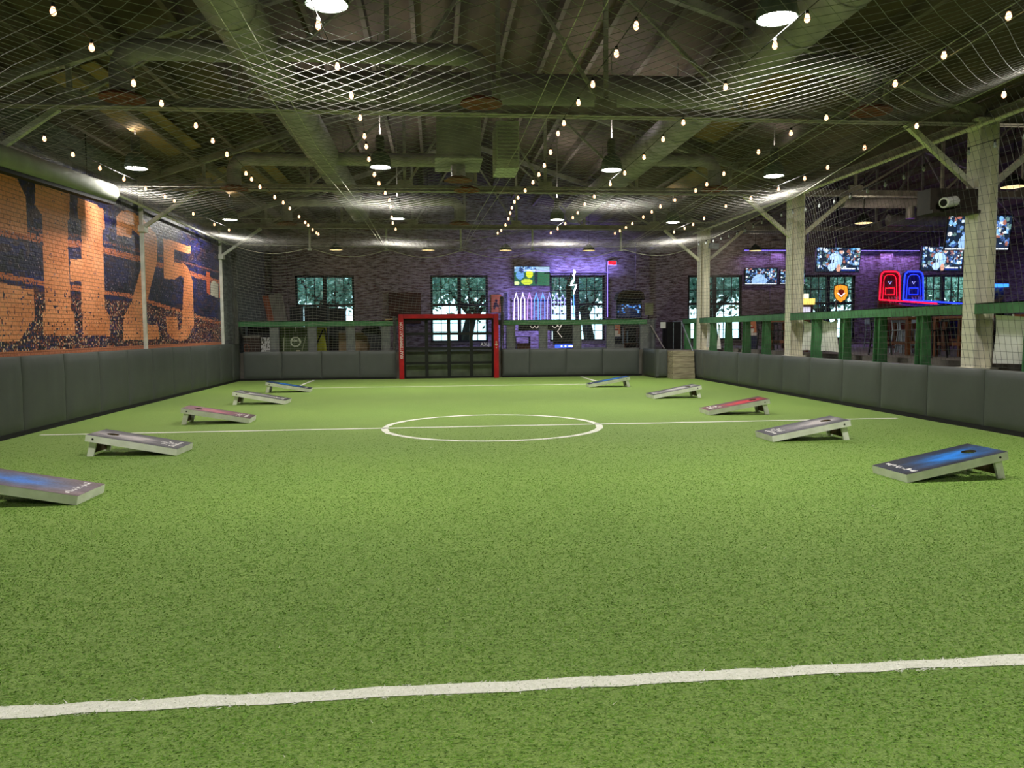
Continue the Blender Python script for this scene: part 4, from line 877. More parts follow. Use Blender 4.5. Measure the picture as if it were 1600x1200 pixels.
# plywood patch, poster and speaker on the wall behind the goal
boxy('plywood_patch', (-1.9, 33.2, 2.0), (-.55, 33.29, 3.3), mat('brown_ply', (84, 58, 44), (64, 46, 38), 3, .8), 'brown plywood sheet on the brick wall beside the middle window', 'board')
def _poster():
    img = np.full((28, 16, 3), (178., 104, 52)); 
    for cx, cy, rx, ry in ((.5, .66, .13, .1), (.45, .45, .2, .14), (.3, .3, .12, .12), (.66, .36, .12, .08)): ell(img, cx, cy, rx, ry, (40, 28, 24))
    t = thing('orange_poster', 'orange poster with a dark figure on the brick wall', 'poster', (2.6, 33.2, 2.6)); bx((2.40, 33.24, 2.45), (2.82, 33.28, 3.2)).build('backing', BROWN, t)
    link('print', picture(img, (2.40, 33.235, 2.45), (.42, 0, 0), (0, 0, .75), amat('poster_print', 0, .7), wloc(t)), t)
_poster()
t = thing('column_speaker', 'slim grey column speaker beside the neon fence', 'speaker', (2.93, 32.0, ZP)); bx((2.82, 31.9, 1.9), (3.0, 32.1, 3.25)).build('cabinet', GREYP, t, bevel=.02); MB().tube([(2.91, 32, ZP), (2.91, 32, 1.9)], .02, 8).build('stand', BLK, t); bx((2.845, 31.892, 1.95), (2.975, 31.9, 3.2)).build('grille', DARK, t)

# televisions
TVM = amat('screen_image', 1.7, .2)
def tv_art(kind):
    H, Wd = 40, 72; img = np.zeros((H, Wd, 3)); img[:] = (22, 34, 52); r = np.random.default_rng(hash(kind) % 1000 if 0 else len(kind) * 7 + ord(kind[0]))
    cols = ((120, 170, 220), (196, 214, 232), (40, 60, 96), (60, 90, 150), (96, 132, 186), (30, 40, 60), (150, 96, 84), (90, 120, 120), (210, 214, 216))
    for k in range(170): ell(img, r.random(), .12 + r.random() * .9, .012 + .03 * r.random(), .03 + .05 * r.random(), cols[r.integers(0, len(cols))])
    if kind == 'field':
        img[:] = (34, 84, 58); img[28:] = (110, 150, 190)
        for k in range(60): ell(img, r.random(), .8 + .2 * r.random(), .02, .04, cols[r.integers(0, 4)])
        img[:, 44:] = (40, 92, 62); img[33:, 44:] = (140, 170, 190)
        for a in ((.16, .55, .12, .22, (90, 140, 196)), (.2, .8, .07, .12, (40, 60, 100)), (.43, .62, .10, .22, (196, 204, 40)), (.36, .2, .16, .16, (180, 196, 50)), (.62, .45, .05, .4, (24, 40, 44)), (.06, .12, .08, .1, (200, 220, 150))): ell(img, *a)
    elif kind == 'pitcher':
        for a in ((.47, .45, .12, .30, (150, 190, 232)), (.40, .55, .10, .22, (176, 206, 238)), (.56, .83, .045, .08, (206, 160, 140)), (.56, .92, .05, .05, (30, 30, 50)), (.52, .14, .05, .16, (200, 150, 130)), (.36, .18, .09, .16, (170, 200, 236))): ell(img, *a)
        img[14:20, 22:25] = (24, 30, 60); img[14:20, 27:29] = (24, 30, 60); img[4:6, 42:66] = (220, 226, 236); img[1:4, 42:66] = (24, 44, 120); img[37:39, 56:70] = (60, 150, 210)
    elif kind == 'front':
        for a in ((.44, .2, .24, .34, (140, 176, 224)), (.44, .42, .15, .2, (150, 186, 230)), (.42, .72, .05, .1, (120, 84, 76)), (.42, .8, .055, .05, (24, 26, 44))): ell(img, *a)
        img[0:2] = (206, 216, 228); img[3:7, 50:68] = (24, 40, 70)
    else:
        img[:] = (14, 20, 40)
        for k in range(24): ell(img, r.random(), .4 + .6 * r.random(), .05, .06, ((40, 90, 160), (20, 40, 80), (90, 140, 190))[r.integers(0, 3)])
    return img
def tv(name, p, q, y, kind, label, tiltx=.0, dy=0.0):
    """screen between lower left p and upper right q at depth y"""
    x0, z0, x1, z1 = p[0], p[1], q[0], q[1]; t = thing(name, label, 'television', ((x0 + x1) / 2, y, z0))
    u = Vector((x1 - x0, dy, 0)); v = Vector((0, -tiltx * (z1 - z0), z1 - z0)); n = u.cross(v).normalized(); o = Vector((x0, y, z0)); e = .03
    du, dv = u.normalized() * e, v.normalized() * e
    MB().prism([o - du - dv, o + u + du - dv, o + u + v + du + dv, o - du + v + dv], -n * .07).build('casing', BLK, t)
    link('screen', picture(tv_art(kind), o + n * .004, u, v, TVM, wloc(t)), t)
    c = o + u / 2 + v / 2 - n * .07; wall = y > 32; e = Vector((c.x, YW, c.z)) if wall else Vector((c.x, c.y + .08, roofz(c.x) - .02))
    if wall: MB().bar(c, e, .1, .1, (1, 0, 0)).build('bracket', BLK, t)
    else: MB().bar(c, (e.x, e.y, c.z), .1, .1, (1, 0, 0)).bar((e.x, e.y, c.z - .1), e, .06, .06).build('ceiling_mount', BLK, t)
tv('television', (3.35, 3.56), (4.84, 4.34), 32.9, 'field', 'television showing a yellow figure above the neon fence', .06, .1)
tv('television', (13.36, 3.60), (14.77, 4.28), 32.95, 'front', 'television showing a player facing front, on brick between windows', .05)
tv('television', (14.95, 3.62), (16.05, 4.22), 33.0, 'front', 'television half hidden behind the middle cream column', .05)
tv('television', (15.55, 4.00), (17.48, 4.96), 31, 'pitcher', 'television showing a leaning player above the shield sign', .12, .15)
tv('television', (20.10, 4.04), (21.98, 5.00), 31, 'pitcher', 'television showing a leaning player above the blue hoop game window', .12, .15)
tv('television', (16.36, 4.16), (18.45, 5.22), 24, 'front', 'large tilted television behind the column with the projector', .16, -.1)

# neon picket fence on its purple panel
VIO = mat('violet_panel', (96, 80, 150), (82, 68, 132), 3, .6)
t = thing('neon_fence', 'glowing neon picket fence in white violet and blue', 'neon sign', (4.2, 31, 1.75)); NE = [emat('neon_white', (238, 226, 255), 3.2), emat('neon_violet', (196, 150, 255), 2.4), emat('neon_blue', (90, 150, 255), 2.6), emat('neon_pale', (150, 150, 250), 2.4)]
for k in range(9):
    x = 3.14 + .265 * k; m = NE[0] if k < 2 else NE[1] if k == 2 else NE[2] if k < 5 else NE[3]; top = 3.18 if k < 7 else 3.10; w = .16
    MB().tube([(x - .015, 30.98, 1.78), (x + .01, 30.98, 2.9), (x + .05, 30.98, 3.0), (x + w / 2, 30.98, top), (x + w - .04, 30.98, 3.0), (x + w, 30.98, 2.9), (x + w, 30.98, 1.78)], .016, 6).build('picket_tube', m, t)
for z in (2.82, 1.90): bx((3.0, 31.0, z), (5.35, 31.03, z + .06)).build('cross_rail', VIO, t)
for x in (3.02, 5.31): bx((x - .02, 31.0, ZP), (x + .02, 31.04, 3.0)).build('upright', BLK, t)
ld = bpy.data.lights.new('neon_light', 'AREA'); ld.shape = 'RECTANGLE'; ld.size = 2.2; ld.size_y = 1.2; ld.energy = 150; ld.color = (.34, .28, 1.0)
lo = bpy.data.objects.new('neon_light', ld); COL.objects.link(lo); lo.parent = t; lo.location = (0, .06, .75); lo.rotation_euler = (PI / 2, 0, 0)
t = thing('neon_figure', 'white neon zigzag figure on a black pillar', 'neon sign', (5.38, 30.9, ZP)); bx((5.22, 30.92, ZP), (5.40, 31.06, 3.42)).build('pillar', BLK, t)
MB().prism([(5.18, 30.95, 3.30), (5.40, 30.95, 3.62), (5.44, 30.95, 4.0), (5.30, 30.95, 3.7)], (0, .08, 0)).build('backing', BLK, t)
MB().tube([(5.50, 30.9, 4.06), (5.56, 30.9, 3.98), (5.50, 30.9, 3.84), (5.54, 30.9, 3.74), (5.44, 30.9, 3.54), (5.38, 30.9, 3.44), (5.50, 30.9, 3.46), (5.62, 30.9, 3.48), (5.58, 30.9, 3.34), (5.52, 30.9, 3.2), (5.50, 30.9, 3.08)], [.03, .045, .04, .03, .045, .03, .02, .03, .035, .025, .015], 7).build('tube', emat('neon_cool', (240, 244, 255), 4), t)
MB().tube([(5.50, 30.9, 3.08), (5.52, 30.9, 2.2)], .02, 6).build('lower_tube', NE[2], t)
# purple light strip on the wall
t = thing('light_strip', 'vertical violet light strip on the brick beside the window', 'light strip', (7.36, 33.15, 2.2)); bx((7.34, 33.18, 2.2), (7.40, 33.28, 4.6)).build('channel', BLK, t); bx((7.35, 33.16, 2.22), (7.39, 33.185, 4.58)).build('diffuser', emat('strip_violet', (130, 110, 255), 2.5), t)
ld = bpy.data.lights.new('strip_light', 'AREA'); ld.shape = 'RECTANGLE'; ld.size = 4.0; ld.size_y = .1; ld.energy = 70; ld.color = (.30, .26, 1.0)
t2 = thing('light_strip', 'violet light strip lying on top of the window frame behind the neon fence', 'light strip', (6.1, 33.0, 4.06)); bx((4.1, 32.95, 4.06), (7.3, 33.05, 4.10)).build('channel', BLK, t2)
bx((4.1, 32.98, 4.10), (7.3, 33.02, 4.12)).build('diffuser', MATS['strip_violet'], t2)
lo = bpy.data.objects.new('strip_light', ld); COL.objects.link(lo); lo.parent = t2; lo.location = (-.4, -.1, .10); lo.rotation_euler = (PI * .78, 0, 0)
# chevron sign under the fence, table beside it
t = thing('chevron_sign', 'black game sign with white chevrons below the neon fence', 'sign', (4.6, 30.2, ZP)); bx((4.55, 30.1, 1.12), (5.66, 30.18, 1.92)).build('panel', BLK, t); bx((3.2, 30.1, 1.66), (4.55, 30.18, 1.92)).build('header', BLK, t)
WE = emat('chevron_white', (236, 226, 210), 1.0, False)
for x, z, s in ((3.75, 1.80, .09), (3.92, 1.80, .09), (4.05, 1.80, .09), (4.62, 1.80, .10), (4.80, 1.84, .10)): MB().tube([(x - s, 30.09, z + .05), (x, 30.09, z - .04), (x + s, 30.09, z + .05)], .012, 5).build('chevron', WE, t)
for x, z, s in ((4.72, 1.62, .22), (5.32, 1.36, .2), (5.50, 1.40, .1)): MB().tube([(x + s * .7, 30.09, z + s), (x, 30.09, z), (x + s * .8, 30.09, z - s)], .014, 5).build('chevron', WE, t)
bx((4.62, 30.05, 1.0), (5.6, 30.1, 1.12)).build('light_bar', emat('bar_blue', (60, 100, 255), 1.8), t)
MB().box((4.85, 30.04, 1.03), (4.9, 30.05, 1.1)).box((5.0, 30.04, 1.03), (5.06, 30.05, 1.1)).box((5.15, 30.04, 1.03), (5.3, 30.05, 1.09)).box((5.4, 30.04, 1.03), (5.55, 30.05, 1.08)).build('bar_marks', NE[0], t)
t = thing('side_stand', 'low stand with a brown crate beside the chevron sign', 'table', (3.3, 30.0, ZP)); bx((3.05, 29.85, 1.42), (3.65, 30.15, 1.46)).build('top', VIO, t); [bx((x - .02, y - .02, ZP), (x + .02, y + .02, 1.42)).build('leg', BLK, t) for x in (3.08, 3.62) for y in (29.88, 30.12)]
boxy('small_crate', (3.1, 29.55, ZP), (3.6, 29.8, 1.2), BROWN, 'small brown crate on the floor before the low stand', 'crate')
# exit sign
t = thing('exit_sign', 'red glowing exit sign high on the brick wall', 'exit sign', (7.58, 33.2, 4.42)); bx((7.40, 33.2, 4.43), (7.78, 33.28, 4.63)).build('housing', WHITE, t); e = link('lettering', text_mesh('lettering', 'EXIT', .17, emat('exit_red', (255, 30, 50), 5)), t); e.rotation_euler = (PI / 2, 0, 0); e.location = (-.17, -.006, .05)
bx((7.42, 33.194, 4.45), (7.76, 33.2, 4.61)).build('face', emat('exit_face', (230, 24, 44), 1.2), t)
# racing cabinet, notice, colourful boards under the rail
t = thing('racing_cabinet', 'dark arcade cabinet with a domed hood and blue screen', 'arcade machine', (7.75, 30.8, ZP))
MB().prism([(7.18, 30.6, 2.86), (7.26, 30.6, 3.12), (7.42, 30.6, 3.24), (8.1, 30.6, 3.24), (8.26, 30.6, 3.12), (8.32, 30.6, 2.86)], (0, .6, 0)).build('hood', DARK, t); m = MB()
for k in range(5): m.tube([(7.24, 30.58, 2.90 + .06 * k), (7.3 + .02 * k, 30.56, 2.93 + .06 * k), (8.2 - .02 * k, 30.56, 2.93 + .06 * k), (8.27, 30.58, 2.90 + .06 * k)], .012, 5)
m.build('hood_ribs', mat('hood_rib', (120, 104, 80), None, 8, .5), t)
bx((7.24, 30.65, ZP), (8.26, 31.3, 2.1)).build('base', DARK, t); bx((7.24, 30.9, 2.1), (8.26, 31.0, 2.86)).build('back', DARK, t)
link('screen', picture(tv_art('dark'), (7.27, 30.86, 2.16), (.94, 0, 0), (0, .02, .52), TVM, wloc(t)), t)
t = thing('notice_stand', 'cream notice panel on a pole beside the racing cabinet', 'sign', (8.44, 30.5, ZP)); bx((8.28, 30.5, 2.24), (8.62, 30.53, 2.72)).build('panel', mat('notice_cream', (176, 180, 140), (150, 156, 116), 5, .7), t); MB().tube([(8.45, 30.55, ZP), (8.45, 30.55, 2.5)], .02, 8).build('pole', BLK, t)
def leaning(x, y, w, h, label, rot=0.0):
    H, Wd = 40, 20; img = np.full((H, Wd, 3), (30., 34, 70)); img[22:] = (198, 120, 84); ell(img, .5, .72, .3, .16, (214, 206, 196)); img[30:33, 4:16] = (150, 50, 46); img[20:24] = (206, 196, 190)
    t = thing('printed_board', label, 'cornhole board', (x, y, ZP)); o = Vector((x - w / 2, y, ZP + .02)); u = Vector((w, rot * w, 0)); v = Vector((.04, .3, h))
    MB().prism([o, o + u, o + u + v, o + v], (0, .06, 0)).build('frame', CW, t); link('printed_face', picture(img, o - Vector((0, .004, 0)), u, v, amat('lean_print', 0, .5), wloc(t)), t)
leaning(6.88, 29.5, .4, .9, 'navy and orange printed board leaning behind the rail before the racing cabinet')
leaning(10.6, 25.5, .42, .95, 'navy and orange printed board leaning behind the rail near the corner steps')
leaning(11.9, 14.6, .5, .95, 'navy and peach printed board leaning near the projector column')
t = thing('game_shelf', 'open wooden shelf with dark boxes below the racing cabinet', 'shelf', (7.5, 29.6, ZP)); bx((7.2, 29.5, 1.12), (7.8, 29.8, 1.16)).build('shelf_board', BROWN, t); bx((7.2, 29.5, ZP), (7.24, 29.8, 1.8)).build('side', BROWN, t); bx((7.76, 29.5, ZP), (7.8, 29.8, 1.8)).build('side', BROWN, t); bx((7.2, 29.5, 1.76), (7.8, 29.8, 1.8)).build('shelf_board', GREYW, t)
boxy('dark_box', (7.36, 29.5, 1.165), (7.64, 29.75, 1.62), DARK, 'black box with white marks on the wooden shelf', 'box'); boxy('white_stool', (6.75, 29.1, ZP), (7.12, 29.4, 1.14), GREYP, 'small pale stool before the printed board', 'stool', .03)
# cover sheet, brace, dark cabinet by the steps
t = thing('cover_sheet', 'grey plastic sheet hanging at the end of the green rail', 'sheet', (7.9, 28.6, ZP)); m = MB(); pts = [(7.72 + .075 * i, 28.55 + .03 * (-1) ** i) for i in range(7)]
for (a, b), (c, d) in zip(pts, pts[1:]): m.add([(a, b, ZP), (c, d, ZP), (c, d, 2.05), (a, b, 2.05)], [(0, 1, 2, 3)])
m.build('sheet', GREYP, t); MB().bar((7.95, 28.5, 1.85), (8.42, 28.3, ZP + .03), .04, .04).build('brace', STEEL, t)
boxy('black_cabinet', (8.66, 28.7, ZP), (9.25, 29.4, 1.95), BLACK, 'plain black cabinet behind the corner steps', 'cabinet', .02)
t = thing('paper_stand', 'white paper notice on a thin pole near the black cabinet', 'sign', (8.46, 28.6, ZP)); bx((8.36, 28.6, 1.72), (8.56, 28.62, 1.95)).build('paper', WHITE, t); MB().tube([(8.46, 28.63, ZP), (8.46, 28.63, 1.8)], .012, 6).build('pole', BLK, t)

# ================================================================== bar side
SHEET = mat('white_cloth', (238, 238, 234), (226, 226, 222), 3, .8, bump=.2, bscale=6)
def cloth(ya, yb, z1, z0, label, wave=.03):
    n, k = 14, 6; V = []; F = []
    for j in range(k + 1):
        for i in range(n + 1):
            u, v = i / n, j / k; y = ya + (yb - ya) * u; V.append((9.20 + wave * math.sin(u * 9) * v + .02 * math.sin(5 * v + 3 * u), y, z1 + (z0 + .012 * math.sin(u * 4) - z1) * v - .06 * math.sin(PI * u) * (1 - v)))
    for j in range(k):
        for i in range(n): a = j * (n + 1) + i; F.append((a, a + 1, a + n + 2, a + n + 1))
    o = MB().add(V, F); nv = len(o.v); o.add([(x + .006, y, z) for x, y, z in V], [tuple(reversed(f)) for f in F])
    tag(o.build('hanging_cloth', SHEET, smooth=True), label, 'cloth')
cloth(25.95, 25.2, 1.88, 1.05, 'white cloth hung below the rail beside the corner column'); cloth(24.92, 24.72, 1.88, 1.02, 'narrow white cloth strip hung below the rail')
cloth(18.95, 18.15, 1.87, 1.12, 'white cloth hung below the rail right after the middle cream column'); cloth(18.0, 17.25, 1.87, 1.12, 'white cloth with a notched edge next to a green post'); cloth(12.15, 9.6, 1.86, 1.06, 'large white sheet hung below the rail past the projector column', .06)
# projector in its wooden box at the column
t = thing('projector_box', 'white projector in a brown wooden box on the column head', 'projector', (8.75, 12.3, 3.55)); DKB = mat('dark_stained_wood', (58, 48, 40), (42, 36, 32), 6, .7); bx((8.2, 12.36, 3.55), (9.04, 12.8, 3.60)).build('shelf', DKB, t); bx((8.2, 12.44, 3.6), (9.04, 12.48, 3.96)).build('front', DKB, t); bx((8.2, 12.76, 3.6), (9.04, 12.8, 3.96)).build('back', DKB, t); bx((8.2, 12.48, 3.6), (8.24, 12.76, 3.96)).build('side', DKB, t)
MB().tube([(8.30, 12.24, 3.69), (8.58, 12.36, 3.74)], .085, 16).build('body', WHITE, t, smooth=True); MB().tube([(8.288, 12.235, 3.688), (8.302, 12.241, 3.69)], [.055, .06], 14).build('lens', BLACK, t)
t = thing('flood_lamp', 'small pale flood lamp on the net edge above the corner column', 'lamp', (9.25, 25.6, 4.4)); MB().prism([(9.1, 25.5, 4.35), (9.42, 25.5, 4.33), (9.44, 25.5, 4.5), (9.12, 25.5, 4.52)], (0, .12, 0)).build('body', GALV, t); MB().tube([(9.27, 25.56, 4.45), (9.27, 25.56, 5.12)], .015, 6).build('bracket', BLK, t)
# pendant domes
SHADE = mat('pendant_shade', (58, 60, 62), None, 6, .4); WARM = emat('pendant_glow', (255, 222, 150), 1.6)
def pendant(x, y, z, r, label, group, power=25):
    t = thing('pendant_lamp', label, 'lamp', (x, y, z), 0, group); MB().lathe([(.04, .26), (.10, .22), (r * .8, .1), (r, 0), (r * .97, 0), (r * .75, .09), (.08, .2)], (x, y, z), 20).build('shade', SHADE, t, smooth=True); MB().lathe([(0, .005), (r * .94, .005), (r * .94, .015), (0, .015)], (x, y, z), 20).build('diffuser', WARM, t); MB().tube([(x, y, z + .25), (x, y, roofz(x) - .02)], .01, 6).build('cord', BLACK, t)
    ld = bpy.data.lights.new('pendant_light', 'POINT'); ld.energy = power; ld.shadow_soft_size = .12; ld.color = (1, .84, .58); lo = bpy.data.objects.new('pendant_light', ld); COL.objects.link(lo); lo.parent = t; lo.location = (0, 0, -.15)
for x in (-3.73, -.2, 2.82, 6.13): pendant(x, 31, 4.82, .26, 'dark warm-lit dome pendant behind the end net, %s from the mural wall' % ORD[(-3.73, -.2, 2.82, 6.13).index(x)], 'pendants behind the end net', 22)
pendant(12.98, 31, 4.83, .26, 'warm dome pendant beyond the corner column, before the wall television', None, 60)
for x, y, lb in ((11.9, 21.0, 'warm dome pendant between the middle column and the projector box'), (12.04, 15.5, 'warm dome pendant beside the projector column')): pendant(x, y, 4.57, .24, lb, None, 60)
# violet wash over the bar from strips on its wall
for x0, x1, lb, e in ((18.6, 21.4, 'violet light strip high on the brick over the hoop game', 90), (13.4, 15.9, 'violet light strip above the wall television', 40)):
    t = thing('light_strip', lb, 'light strip', ((x0 + x1) / 2, 33.1, 5.1)); bx((x0, 33.1, 5.08), (x1, 33.28, 5.14)).build('channel', BLK, t); bx((x0, 33.12, 5.06), (x1, 33.2, 5.08)).build('diffuser', MATS['strip_violet'], t)
    ld = bpy.data.lights.new('strip_light', 'AREA'); ld.shape = 'RECTANGLE'; ld.size = x1 - x0; ld.size_y = .1; ld.energy = e; ld.color = (.5, .28, 1.0); lo = bpy.data.objects.new('strip_light', ld); COL.objects.link(lo); lo.parent = t; lo.location = (0, -.1, -.06); lo.rotation_euler = (-.5, 0, 0)
t = thing('light_strip', 'violet light strip high on the side wall of the bar', 'light strip', (24.9, 27, 4.6)); bx((24.9, 23, 4.6), (24.98, 31, 4.66)).build('channel', BLK, t); bx((24.86, 23, 4.61), (24.9, 31, 4.65)).build('diffuser', MATS['strip_violet'], t)
ld = bpy.data.lights.new('strip_light', 'AREA'); ld.shape = 'RECTANGLE'; ld.size = .1; ld.size_y = 8; ld.energy = 90; ld.color = (.42, .34, 1.0); lo = bpy.data.objects.new('strip_light', ld); COL.objects.link(lo); lo.parent = t; lo.location = (-.12, 0, 0); lo.rotation_euler = (0, .5, 0)
# shield sign on a post, lit vending head
t = thing('shield_sign', 'glowing orange shield shaped sign on a pole before the window', 'sign', (16.65, 31, ZP))
sh = [(16.35, 3.42), (16.62, 3.50), (16.95, 3.42), (16.98, 3.05), (16.85, 2.82), (16.64, 2.70), (16.44, 2.84), (16.34, 3.08)]
MB().prism([(x, 31, z) for x, z in sh], (.1, .2, 0)).build('body', mat('shield_brown', (120, 62, 24), None, 6, .5), t); c = (16.65, 3.10); s2 = [(c[0] + (x - c[0]) * .9, c[1] + (z - c[1]) * .9) for x, z in sh]; MB().prism([(x, 30.99, z) for x, z in s2], (0, .012, 0)).build('face', emat('shield_orange', (255, 160, 50), 1.3), t)
s3 = [(c[0] + (x - c[0]) * .42, c[1] + (z - c[1]) * .42) for x, z in sh]; MB().prism([(x, 30.975, z) for x, z in s3], (0, .012, 0)).build('emblem', emat('shield_red', (120, 30, 30), .8), t); MB().tube([(16.5, 30.97, 3.12), (16.65, 30.96, 2.98), (16.8, 30.97, 3.12)], .02, 5).build('emblem_line', NE[0], t); MB().tube([(16.5, 31.1, ZP), (16.5, 31.1, 2.8)], .025, 8).build('pole', STEEL, t)
t = thing('lit_kiosk', 'kiosk with a yellow lit header and white screen beside the middle column', 'kiosk', (14.6, 30, ZP)); bx((14.15, 30, ZP), (14.98, 30.5, 2.62)).build('cabinet', mat('kiosk_violet', (70, 40, 70), None, 6, .5), t); bx((14.1, 29.95, 2.62), (15.02, 30.4, 2.86)).build('header', emat('kiosk_yellow', (255, 220, 110), 1.6), t); bx((14.35, 30, 2.86), (14.78, 30.3, 3.05)).build('crown', emat('kiosk_white', (255, 246, 214), 1.6), t); bx((14.24, 29.985, 2.2), (14.86, 30, 2.52)).build('screen', emat('kiosk_screen', (226, 220, 240), 1.1), t)
# pair of basketball hoop games
def hoop(x0, m, dk, label, ramp):
    t = thing('hoop_game', label, 'arcade machine', (x0 + .42, 29.9, ZP)); w = .86; z0, z1 = 2.80, 3.92
    def arch(x0, w, z0, z1, y): return [(x0, y, z0), (x0 + .04, y, z1 - .20), (x0 + .08, y, z1 - .08), (x0 + .17, y, z1 - .01), (x0 + .27, y, z1), (x0 + w - .27, y, z1), (x0 + w - .17, y, z1 - .01), (x0 + w - .08, y, z1 - .08), (x0 + w - .04, y, z1 - .20), (x0 + w, y, z0)]
    MB().prism(arch(x0 - .03, w + .06, ZP, z1 + .04, 30.0), (0, .12, 0)).build('backboard', dk, t); MB().tube(arch(x0, w, z0, z1, 29.97), .03, 6).build('neon_arch', m, t); MB().tube(arch(x0 + .13, w - .26, z0, z1 - .12, 29.97), .012, 6).build('inner_arch', m, t)
    MB().tube([(x0 + .24, 29.97, 3.0), (x0 + .62, 29.97, 3.0), (x0 + .62, 29.97, 3.26), (x0 + .24, 29.97, 3.26)], .015, 6, True).build('target_square', m, t)
    MB().tube([(x0 + .43 + .2 * math.cos(a), 29.72 + .2 * math.sin(a), 2.92) for a in np.linspace(0, 2 * PI, 17)[:-1]], .014, 6, True).build('hoop_ring', RED, t)
    L = [[(x0 + .43 + (.2 - .08 * q) * math.cos(a + .3 * q * s), 29.72 + (.2 - .08 * q) * math.sin(a + .3 * q * s), 2.92 - .26 * q) for q in (0, .5, 1)] for s in (1, -1) for a in np.linspace(0, 2 * PI, 11)[:-1]]; V_, Q_ = strands(L, .006); link('hoop_net', mesh_np('hoop_net', V_, Q_, WHITE, wloc(t)), t)
    MB().tube([(x0 - .02, 29.95, z0), (x0 + 1.4, 28.4, 2.58)], .03, 6).build('ramp_tube', m, t); MB().prism([(x0, 29.95, ZP), (x0 + w, 29.95, ZP), (x0 + w, 29.95, 2.66), (x0, 29.95, 2.66)], (1.2, -1.5, -.25)).build('ramp', dk, t)
    MB().tube([(x0 + .36, 29.96, 3.52), (x0 + .42, 29.96, 3.42), (x0 + .48, 29.96, 3.52)], .012, 5).build('board_mark', NE[3], t)
    ld = bpy.data.lights.new('hoop_light', 'POINT'); ld.energy = 5; ld.color = ramp; ld.shadow_soft_size = .3; lo = bpy.data.objects.new('hoop_light', ld); COL.objects.link(lo); lo.parent = t; lo.location = (0, -.5, 2.2)
hoop(17.72, emat('neon_red', (255, 20, 50), 3.2), mat('hoop_red_board', (96, 12, 24), None, 4, .5), 'red neon basketball hoop game beside a blue one', (1, .08, .12)); hoop(18.72, emat('neon_deep_blue', (30, 50, 255), 3.6), mat('hoop_blue_board', (20, 20, 110), None, 4, .5), 'blue neon basketball hoop game beside a red one', (.1, .15, 1))
t = thing('claw_machine', 'small prize machine with a blue lit top near the side wall', 'arcade machine', (18.2, 24, ZP)); bx((17.9, 23.9, ZP), (18.45, 24.4, 2.4)).build('cabinet', DARK, t); bx((17.88, 23.86, 2.95), (18.5, 24.4, 3.06)).build('lit_top', emat('claw_blue', (60, 140, 255), 2.2), t); bx((17.95, 23.95, 2.4), (18.4, 24.35, 2.95)).build('window_box', mat('prizes', (190, 170, 120), (40, 60, 140), 9, .5), t)
# brown overhead duct over TV etc. : bar tables and chairs
TOPW = mat('table_wood', (124, 76, 46), (96, 58, 36), 5, .5, stretch=(1, 4, 1)); CHM = mat('chair_steel', (170, 184, 200), (140, 152, 168), 6, .4, .2); CHD = mat('chair_dark', (34, 34, 40), (24, 24, 28), 6, .45, .3)
def table(x, y, label):
    t = thing('high_table', label, 'table', (x, y, ZP)); h = .98
    bx((x - .38, y - .6, ZP + h - .06), (x + .38, y + .6, ZP + h)).build('top', TOPW, t, bevel=.008)
    for sx in (-.32, .32):
        for sy in (-.52, .52): bx((x + sx - .045, y + sy - .045, ZP), (x + sx + .045, y + sy + .045, ZP + h - .06)).build('leg', TOPW, t)
    for sx in (-.32, .32): bx((x + sx - .03, y - .5, ZP + .28), (x + sx + .03, y + .5, ZP + .36)).build('stretcher', TOPW, t)
def chair(m, m2):
    t = thing('bar_chair', None, 'chair'); h = .66
    MB().box((-.18, -.18, h - .03), (.18, .18, h)).build('seat', m2, t, local=True, bevel=.01)
    for sx in (-1, 1):
        for sy in (-1, 1): MB().bar((sx * .15, sy * .15, h - .02), (sx * .2, sy * .2, 0), .03, .03).build('leg', m, t, local=True)
        MB().bar((sx * .15, .16, h), (sx * .15, .21, h + .36), .028, .028).build('back_post', m, t, local=True)
    MB().box((-.17, .19, h + .2), (.17, .215, h + .37)).build('backrest', m2, t, local=True)
    for z in (.2,): MB().bar((-.18, -.18, z), (.18, -.18, z), .022, .022).bar((-.18, .18, z), (.18, .18, z), .022, .022).build('footrest', m, t, local=True)
    return t
for x, y, lb in ((10.9, 23.4, 'brown high table behind the rail between the far columns'), (12.4, 19.6, 'brown high table right behind the middle green posts'), (12.5, 17.6, 'brown high table in line with the projector column'), (16.0, 23.4, 'brown high table in the middle of the bar floor'), (16.6, 27.0, 'brown high table before the shield sign'), (13.2, 27.6, 'brown high table near the wall television'), (18.5, 21.5, 'brown high table toward the side wall')): table(x, y, lb)
pa, pb = chair(CHM, CHM), chair(CHD, CHD); first = {id(pa): True, id(pb): True}
def put(pr, x, y, rz, label, group):
    o = pr if first[id(pr)] else copy_tree(pr); first[id(pr)] = False
    o.location = (x, y, ZP); o.rotation_euler = (0, 0, rz); tag(o, label, 'chair', group)
for x, y, r, lb in ((13.15, 21.1, .3, 'first from the rail in a row behind the middle green posts'), (13.55, 21.5, .1, 'second from the rail in a row behind the middle green posts'), (13.9, 22.0, -.2, 'third from the rail in a row behind the middle green posts'), (14.25, 22.6, .2, 'fourth from the rail in a row behind the middle green posts'), (16.7, 23.1, -1.6, 'at the table in mid floor, wall side'), (15.3, 23.6, 1.6, 'at the table in mid floor, rail side'), (17.3, 26.8, -1.5, 'at the table before the shield sign, wall side'), (15.9, 27.3, 1.6, 'at the table before the shield sign, rail side')): put(pa, x, y, r, 'blue-grey bar chair ' + lb, 'steel bar chairs')
